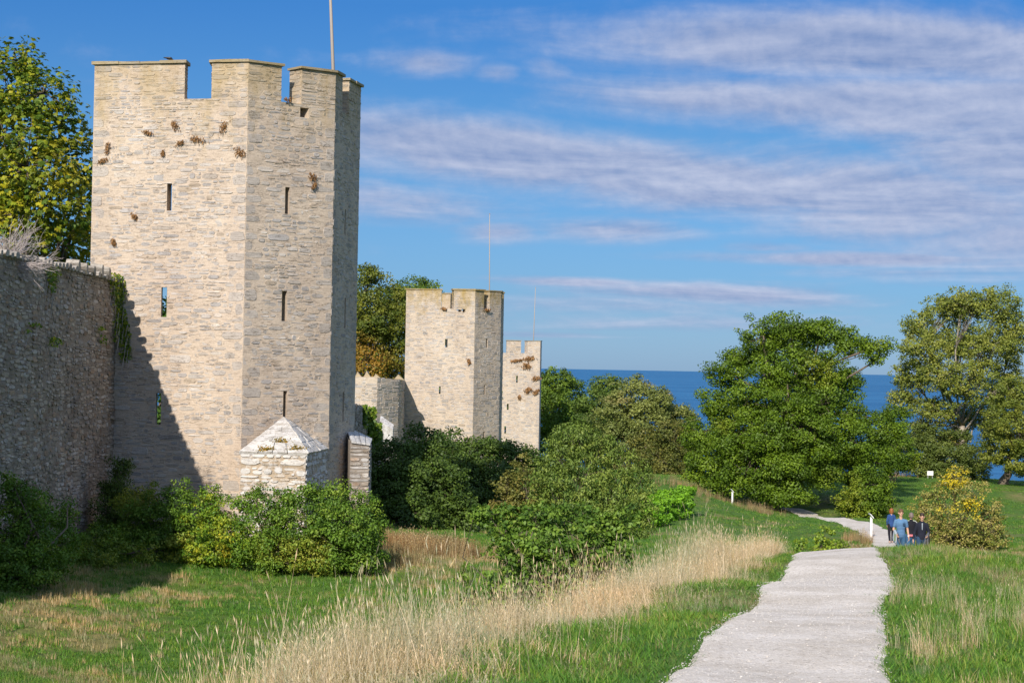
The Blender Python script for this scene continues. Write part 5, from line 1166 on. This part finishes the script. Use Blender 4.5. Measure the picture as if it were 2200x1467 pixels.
x = (2003 - 1100) / F * 183; z = float(ground(x, 183.)); t = thing('notice_board', (x, 183, z), 'small white board on the meadow edge beyond the yellow shrub', 'sign'); mb = MB(); mb.box((x, 183, z + .45), (.55, .05, .4)); mb.build('board', WHITE, t); mb = MB(); mb.box((x - .2, 183.04, z + .15), (.05, .03, .5)); mb.build('post', GREYP, t); mb = MB(); mb.box((x + .2, 183.04, z + .15), (.05, .03, .5)); mb.build('post', GREYP, t)

# ---- figures: capsules fused by a voxel remesh
def capsule(mb, a, b_, ra, rb, n_=12, sx=1., sy=1.):
    a = np.array(a, float); b_ = np.array(b_, float); d_ = b_ - a; L_ = np.linalg.norm(d_); d_ = d_ / (L_ + 1e-9) if L_ > 1e-6 else np.array([0, 0, 1.])
    u = np.cross(d_, (0, 1, 0) if abs(d_[1]) < .9 else (1, 0, 0)); u /= np.linalg.norm(u); v = np.cross(d_, u); rings = []
    for t in (-1.5, -1.05, -.5, 0): rings.append((a + d_ * ra * math.sin(t), ra * math.cos(t)))
    for t in (0, .5, 1.05, 1.5): rings.append((b_ + d_ * rb * math.sin(t), rb * math.cos(t)))
    V_ = []
    for (c_, r_) in rings:
        for k in range(n_):
            th = 2 * math.pi * k / n_; w = r_ * (u * math.cos(th) + v * math.sin(th)); w = np.array([w[0] * sx, w[1] * sy, w[2]]); V_.append(c_ + w)
    F_ = [[i * n_ + k, i * n_ + (k + 1) % n_, (i + 1) * n_ + (k + 1) % n_, (i + 1) * n_ + k] for i in range(len(rings) - 1) for k in range(n_)] + [list(range(n_))[::-1], list(range((len(rings) - 1) * n_, len(rings) * n_))]
    mb.add(V_, F_)
def fused(mb, name, mat_, parent, vox, sm=4):
    me = mesh_np(name, mb.v, mb.f, mat_); o_ = bpy.data.objects.new(name, me); COL.objects.link(o_); o_.parent = parent
    md = o_.modifiers.new('r', 'REMESH'); md.mode = 'VOXEL'; md.voxel_size = vox; md.use_smooth_shade = True
    if sm: s_ = o_.modifiers.new('s', 'SMOOTH'); s_.iterations = sm; s_.factor = .5
    return o_
SKIN = plain('skin', (.55, .32, .22), .6, .3, .05); 
def cloth(nm, c_): return plain(nm, c_, .9, .15, .15, 14)
def hand(mb, w, d_, side, curl=.5):
    """palm, four unequal fingers, thumb; w wrist, d_ direction of the forearm"""
    w = np.array(w, float); d_ = np.array(d_, float); d_ /= np.linalg.norm(d_); ac = np.array([0, 1., 0]) - d_ * d_[1]; ac /= np.linalg.norm(ac); nn = np.cross(d_, ac)
    if nn[0] * side > 0: nn = -nn           # palm towards the body
    pe = w + d_ * .085; capsule(mb, w, w + d_ * .03, .024, .028); 
    for k, (o_, l_) in enumerate(((-.030, .070), (-.010, .078), (.010, .074), (.029, .058))):
        capsule(mb, w + d_ * .02 + ac * o_ * .6, pe + ac * o_, .014, .0125, 8)
        m1 = pe + ac * o_ + d_ * l_ * .5 + nn * l_ * .2 * curl; e_ = m1 + d_ * l_ * .45 * (1 - curl * .5) + nn * l_ * .5 * curl
        capsule(mb, pe + ac * o_, m1, .0105, .0098, 8); capsule(mb, m1, e_, .0095, .008, 8)
    b0 = w + d_ * .03 - ac * .025; m1 = b0 - ac * .03 + d_ * .025 + nn * .015; capsule(mb, b0, m1, .014, .012, 8); capsule(mb, m1, m1 + d_ * .032 + nn * .012, .0115, .009, 8)
def person(px, D, H, face_cam, spec, label, rz=0.0):
    x = (px - 1100) / F * D; z = float(ground(x, D)) + .035; t = bpy.data.objects.new('person', None); COL.objects.link(t); t.location = (x, D, z); t.scale = (H / 1.78,) * 3; t.rotation_euler = (0, 0, rz + (0 if face_cam else math.pi)); tag(t, label, 'person', 'people on the path')
    fem = spec.get('female'); sw = .15 if fem else .170
    hipw = .095; st = spec.get('stride', .16); J = {}
    for s_, fw in ((-1, 1), (1, -1)):
        J['hip', s_] = np.array([s_ * hipw, 0, .93]); J['knee', s_] = np.array([s_ * (hipw + .01), -st * .55 * fw - .04, .50]); J['ank', s_] = np.array([s_ * (hipw + .005), -st * fw + (.05 if fw < 0 else 0), .09 + (.02 if fw < 0 else 0)])
        J['sh', s_] = np.array([s_ * sw, .0, 1.415]); a = spec['arms'][0 if s_ < 0 else 1]; J['el', s_] = np.array([s_ * (sw + .07), .03 + a[0], 1.14]); J['wr', s_] = np.array([s_ * (sw + a[3]), a[1], a[2]])
    b_ = MB()
    capsule(b_, (0, 0, 1.0), (0, 0, 1.12), .11, .10, sx=1.1, sy=.8); capsule(b_, (0, 0, 1.12), (0, 0, 1.32), .10, .112, sx=1.12, sy=.78); capsule(b_, (0, .015, 1.40), (0, 0, 1.56), .06, .052)
    capsule(b_, (0, -.01, 1.655), (0, .015, 1.70), .078, .092, sx=.88, sy=1.06); capsule(b_, (0, -.055, 1.60), (0, -.04, 1.62), .040, .05); capsule(b_, (0, -.100, 1.655), (0, -.088, 1.685), .014, .009, 8); capsule(b_, (-.082, .01, 1.66), (-.085, .015, 1.68), .016, .016, 8); capsule(b_, (.082, .01, 1.66), (.085, .015, 1.68), .016, .016, 8)
    for s_ in (-1, 1):
        capsule(b_, (s_ * .02, .01, 1.42), J['sh', s_], .038, .04); capsule(b_, J['sh', s_], J['el', s_], .042, .036); capsule(b_, J['el', s_], J['wr', s_], .038, .026); hand(b_, J['wr', s_], J['wr', s_] - J['el', s_], s_, spec.get('curl', .6))
        capsule(b_, (s_ * .05, 0, .97), J['hip', s_], .10, .095); capsule(b_, J['hip', s_], J['knee', s_], .088, .058); capsule(b_, J['knee', s_], lerp(J['knee', s_], J['ank', s_], .35), .055, .056); capsule(b_, lerp(J['knee', s_], J['ank', s_], .35), J['ank', s_], .056, .036)
        capsule(b_, J['ank', s_] + np.array([0, .03, -.04]), J['ank', s_] + np.array([0, -.13, -.055]), .035, .028)
    fused(b_, 'body', SKIN, t, .0085, 2)
    top = MB(); tl = spec.get('top_len', .93)
    capsule(top, (0, 0, tl + .08), (0, 0, 1.14), .135, .122, sx=1.15, sy=.88); capsule(top, (0, 0, 1.12), (0, 0, 1.34), .125, .138, sx=1.16, sy=.86); capsule(top, (0, .0, tl + .03), (0, 0, tl + .12), .140, .137, sx=1.14, sy=.9)
    if spec.get('collar'): capsule(top, (0, .02, 1.44), (0, .01, 1.52), .075, .064)
    for s_ in (-1, 1):
        capsule(top, (s_ * .04, .01, 1.455), J['sh', s_] + np.array([0, 0, -.01]), .052, .058)
        if spec['sleeve'] == 'long': capsule(top, J['sh', s_] + np.array([0, 0, -.01]), J['el', s_], .060, .048); capsule(top, J['el', s_], lerp(J['el', s_], J['wr', s_], .93), .054, .038)
        else: capsule(top, J['sh', s_], lerp(J['sh', s_], J['el', s_], .62), .060, .058)
    fused(top, spec['topname'], spec['top'], t, .013, 4)
    tr = MB(); capsule(tr, (0, 0, .98), (0, 0, .93), .13, .13, sx=1.15, sy=.88)
    for s_ in (-1, 1):
        capsule(tr, (s_ * .06, 0, .95), J['hip', s_], .108, .105); capsule(tr, J['hip', s_], J['knee', s_], .102, .072); capsule(tr, J['knee', s_], lerp(J['knee', s_], J['ank', s_], .9), .070, .055)
    fused(tr, 'trousers', spec['legs'], t, .013, 4)
    for s_ in (-1, 1):
        sh = MB(); capsule(sh, J['ank', s_] + np.array([0, .045, -.04]), J['ank', s_] + np.array([0, -.15, -.052]), .046, .040); fused(sh, 'shoe', spec['shoe'], t, .012, 2)
    h_ = MB()
    if fem: capsule(h_, (0, .03, 1.60), (0, .02, 1.71), .098, .104, sx=1.05); capsule(h_, (-.07, .03, 1.56), (-.075, .02, 1.66), .04, .05); capsule(h_, (.07, .03, 1.56), (.075, .02, 1.66), .04, .05)
    else: capsule(h_, (0, .035, 1.67), (0, .012, 1.725), .088, .093, sx=.93, sy=1.0); capsule(h_, (-.03, -.04, 1.765), (.03, -.04, 1.768), .035, .035)
    fused(h_, 'hair', spec['hair'], t, .012, 2)
    if face_cam:
        for s_ in (-1, 1):
            e_ = MB(); capsule(e_, (s_ * .032, -.092, 1.688), (s_ * .036, -.092, 1.688), .009, .009, 8); eo = e_.build('eye', IRON, None); eo.parent = t
            e_ = MB(); capsule(e_, (s_ * .022, -.099, 1.708), (s_ * .048, -.094, 1.710), .005, .004, 6); eo = e_.build('eyebrow', spec['hair'], None); eo.parent = t
        e_ = MB(); capsule(e_, (-.02, -.099, 1.625), (.02, -.099, 1.625), .006, .006, 6); eo = e_.build('mouth', LIPS, None); eo.parent = t
    for fn in spec.get('extras', []): fn(t, J)
    bpy.context.view_layer.update(); return t, J
LIPS = plain('lips', (.35, .13, .11), .5)
NAVY = cloth('navy_fabric', (.03, .07, .20)); BLK = cloth('black_fabric', (.016, .016, .022)); DNAVY = cloth('dark_navy_wool', (.018, .02, .032)); JEAN = cloth('denim', (.045, .11, .20)); DJEAN = cloth('dark_denim', (.03, .06, .11)); GRYC = cloth('grey_cloth', (.10, .105, .12)); LGR = cloth('light_grey_cloth', (.30, .34, .38)); GRN = cloth('olive_lining', (.16, .22, .10))
BHAIR = plain('brown_hair', (.14, .075, .04), .6); RHAIR = plain('auburn_hair', (.26, .095, .03), .5); GHAIR = plain('greying_hair', (.17, .13, .115), .6); KHAIR = plain('dark_hair', (.04, .025, .018), .5); SHOE = plain('shoe_leather', (.10, .06, .04), .6); WSHOE = plain('pale_shoe', (.5, .35, .28), .6); PINK = plain('pink_cloth', (.55, .16, .18)); WPIPE = plain('white_piping', (.75, .75, .75))
ms, n, b, o = mat('striped_blue_jersey'); zc = n.n('ShaderNodeSeparateXYZ', ins={0: n.n('ShaderNodeTexCoord').outputs['Object']}).outputs[2]
wv = n.math('FRACT', n.math('MULTIPLY', zc, 21.0)); strp = n.math('MULTIPLY', n.math('LESS_THAN', wv, .22), n.math('LESS_THAN', zc, 1.34)); n.t.links.new(n.mix(strp, (.10, .20, .34), (.035, .06, .12)), b.inputs['Base Color'])
def pocket(t, J): e_ = MB(); e_.box((.075, -.136, 1.315), (.075, .012, .08)); e_.build('pocket', DJEAN, None).parent = t
def zipf(t, J):
    e_ = MB(); capsule(e_, (0, -.135, 1.46), (0, -.148, 1.24), .012, .006, 8, sx=1.8); e_.build('shirt_front', LGR, None).parent = t
def piping(t, J):
    for s_ in (-1, 1): e_ = MB(); e_.tube([(s_ * .05, -.02, 1.51), (s_ * .15, .02, 1.50), (s_ * .235, .03, 1.42), (s_ * .265, .05, 1.30)], [.009] * 4, 6); e_.build('shoulder_piping', WPIPE, None).parent = t
def waistcloth(t, J): e_ = MB(); capsule(e_, (-.09, .10, .965), (.09, .10, .965), .05, .05); e_.build('tied_cloth', PINK, None).parent = t
def watch(t, J): e_ = MB(); w = lerp(J['wr', 1], J['el', 1], .12); d_ = J['el', 1] - J['wr', 1]; d_ = d_ / np.linalg.norm(d_); e_.tube([w - d_ * .012, w + d_ * .012], [.034, .034], 10); e_.build('watch', WPIPE, None).parent = t
hang = (0, -.04, .90, .09)
def p_at(px, D): return px
tb, JB = person(1941.5, 66.5, 1.79, True, dict(arms=[(-.02, -.20, .98, .03), hang], sleeve='short', top=ms, topname='tshirt', legs=JEAN, shoe=SHOE, hair=BHAIR, extras=[pocket, watch], curl=.9), 'person in a blue striped T-shirt and jeans walking towards the camera, holding a folded jacket', rz=.08)
tn, JN = person(1987, 68, 1.76, True, dict(arms=[(0, -.06, .90, .12), (-.02, -.22, 1.03, .0)], sleeve='long', collar=True, top=DNAVY, topname='sweater', legs=DJEAN, shoe=SHOE, hair=KHAIR, extras=[zipf], curl=.9), 'person in a dark navy zip sweater walking this way, grey jacket over the arm', rz=-.12)
person(1963.5, 76, 1.83, False, dict(arms=[(0, -.08, .93, .07), (0, -.08, .93, .07)], sleeve='long', collar=True, top=BLK, topname='jacket', legs=JEAN, shoe=SHOE, hair=GHAIR, extras=[piping, waistcloth]), 'person seen from behind in a black jacket with white shoulder piping', rz=.1)
person(1921, 96, 1.64, False, dict(female=True, arms=[(0, -.06, .92, .05), (0, -.06, .92, .05)], sleeve='long', top=NAVY, topname='jacket', top_len=.90, legs=BLK, shoe=WSHOE, hair=RHAIR), 'auburn-haired person in a blue jacket and black leggings walking away')
def carried(t, J, side, mats_, label, drop):
    """a jacket hanging over the forearm"""
    M = t.matrix_world; w = J['wr', side]; e_ = J['el', side]; a = lerp(w, e_, .1); c_ = lerp(w, e_, .55); th = bpy.data.objects.new('carried_jacket', None); COL.objects.link(th); th.matrix_world = M; tag(th, label, 'jacket')
    m1 = MB()
    for s_ in np.linspace(0, 1, 5):
        p = lerp(a, c_, s_) + np.array([0, 0, .03]); r_ = .045; q_ = p + np.array([.02 * side + rng.normal() * .01, -.03 + rng.normal() * .015, -drop * rng.uniform(.75, 1.05)]); capsule(m1, p, lerp(p, q_, .5), r_, .05, 10); capsule(m1, lerp(p, q_, .5), q_, .05, .035, 10)
        q2 = p + np.array([.03 * side, .06, -drop * rng.uniform(.6, .8)]); capsule(m1, p, q2, .04, .035, 10)
    fused(m1, 'jacket_body', mats_[0], th, .014, 3)
    m2 = MB(); p = lerp(a, c_, .2); capsule(m2, p + np.array([-.05 * side, -.05, .0]), p + np.array([-.11 * side, -.06, -drop * .8]), .036, .03, 10); fused(m2, 'sleeve', mats_[1], th, .014, 3)
    m3 = MB(); capsule(m3, p + np.array([.04 * side, -.075, -.02]), p + np.array([.05 * side, -.09, -drop * .62]), .026, .03, 10); fused(m3, 'lining', mats_[2], th, .014, 3)
carried(tb, JB, -1, (LGR, GRYC, GRN), 'light grey and olive jacket hanging from the hand of the striped-shirt person', .36)
carried(tn, JN, 1, (GRYC, GRYC, BLK), 'dark grey jacket draped over the arm of the navy-sweater person', .42)

# ---- crow on the near tower
f = F1[0]; u, z = f.uv(358, 127); c0 = f.out(u, zt1 + .11, -.25); t = thing('crow', c0, 'black crow stooping on top of the left battlement of the tallest tower', 'bird')
CROW = plain('crow_feather', (.012, .012, .015), .45, .5)
mb = MB(); capsule(mb, (-.05, 0, .14), (.06, 0, .13), .055, .062); capsule(mb, (.06, 0, .13), (.12, 0, .09), .05, .038); capsule(mb, (.14, 0, .07), (.15, 0, .065), .036, .034); capsule(mb, (-.05, 0, .15), (-.22, 0, .165), .045, .016, sy=1.4)
bo = fused(mb, 'body', CROW, t, .010, 3)
for s_ in (-1, 1):
    mb = MB(); capsule(mb, (.05, s_ * .055, .155), (-.17, s_ * .045, .165), .035, .012, sy=.5); fused(mb, 'wing', CROW, t, .008, 2)
    mb = MB(); mb.tube([(.02, s_ * .025, .09), (.025, s_ * .025, 0)], [.007, .006], 5); mb.build('leg', IRON, None).parent = t
mb = MB(); mb.tube([(.165, 0, .055), (.225, 0, .02)], [.013, .002], 6); mb.build('beak', IRON, None).parent = t
print('leaf faces', sum(n_ for _, n_ in ALL), 'objects', len(bpy.data.objects))
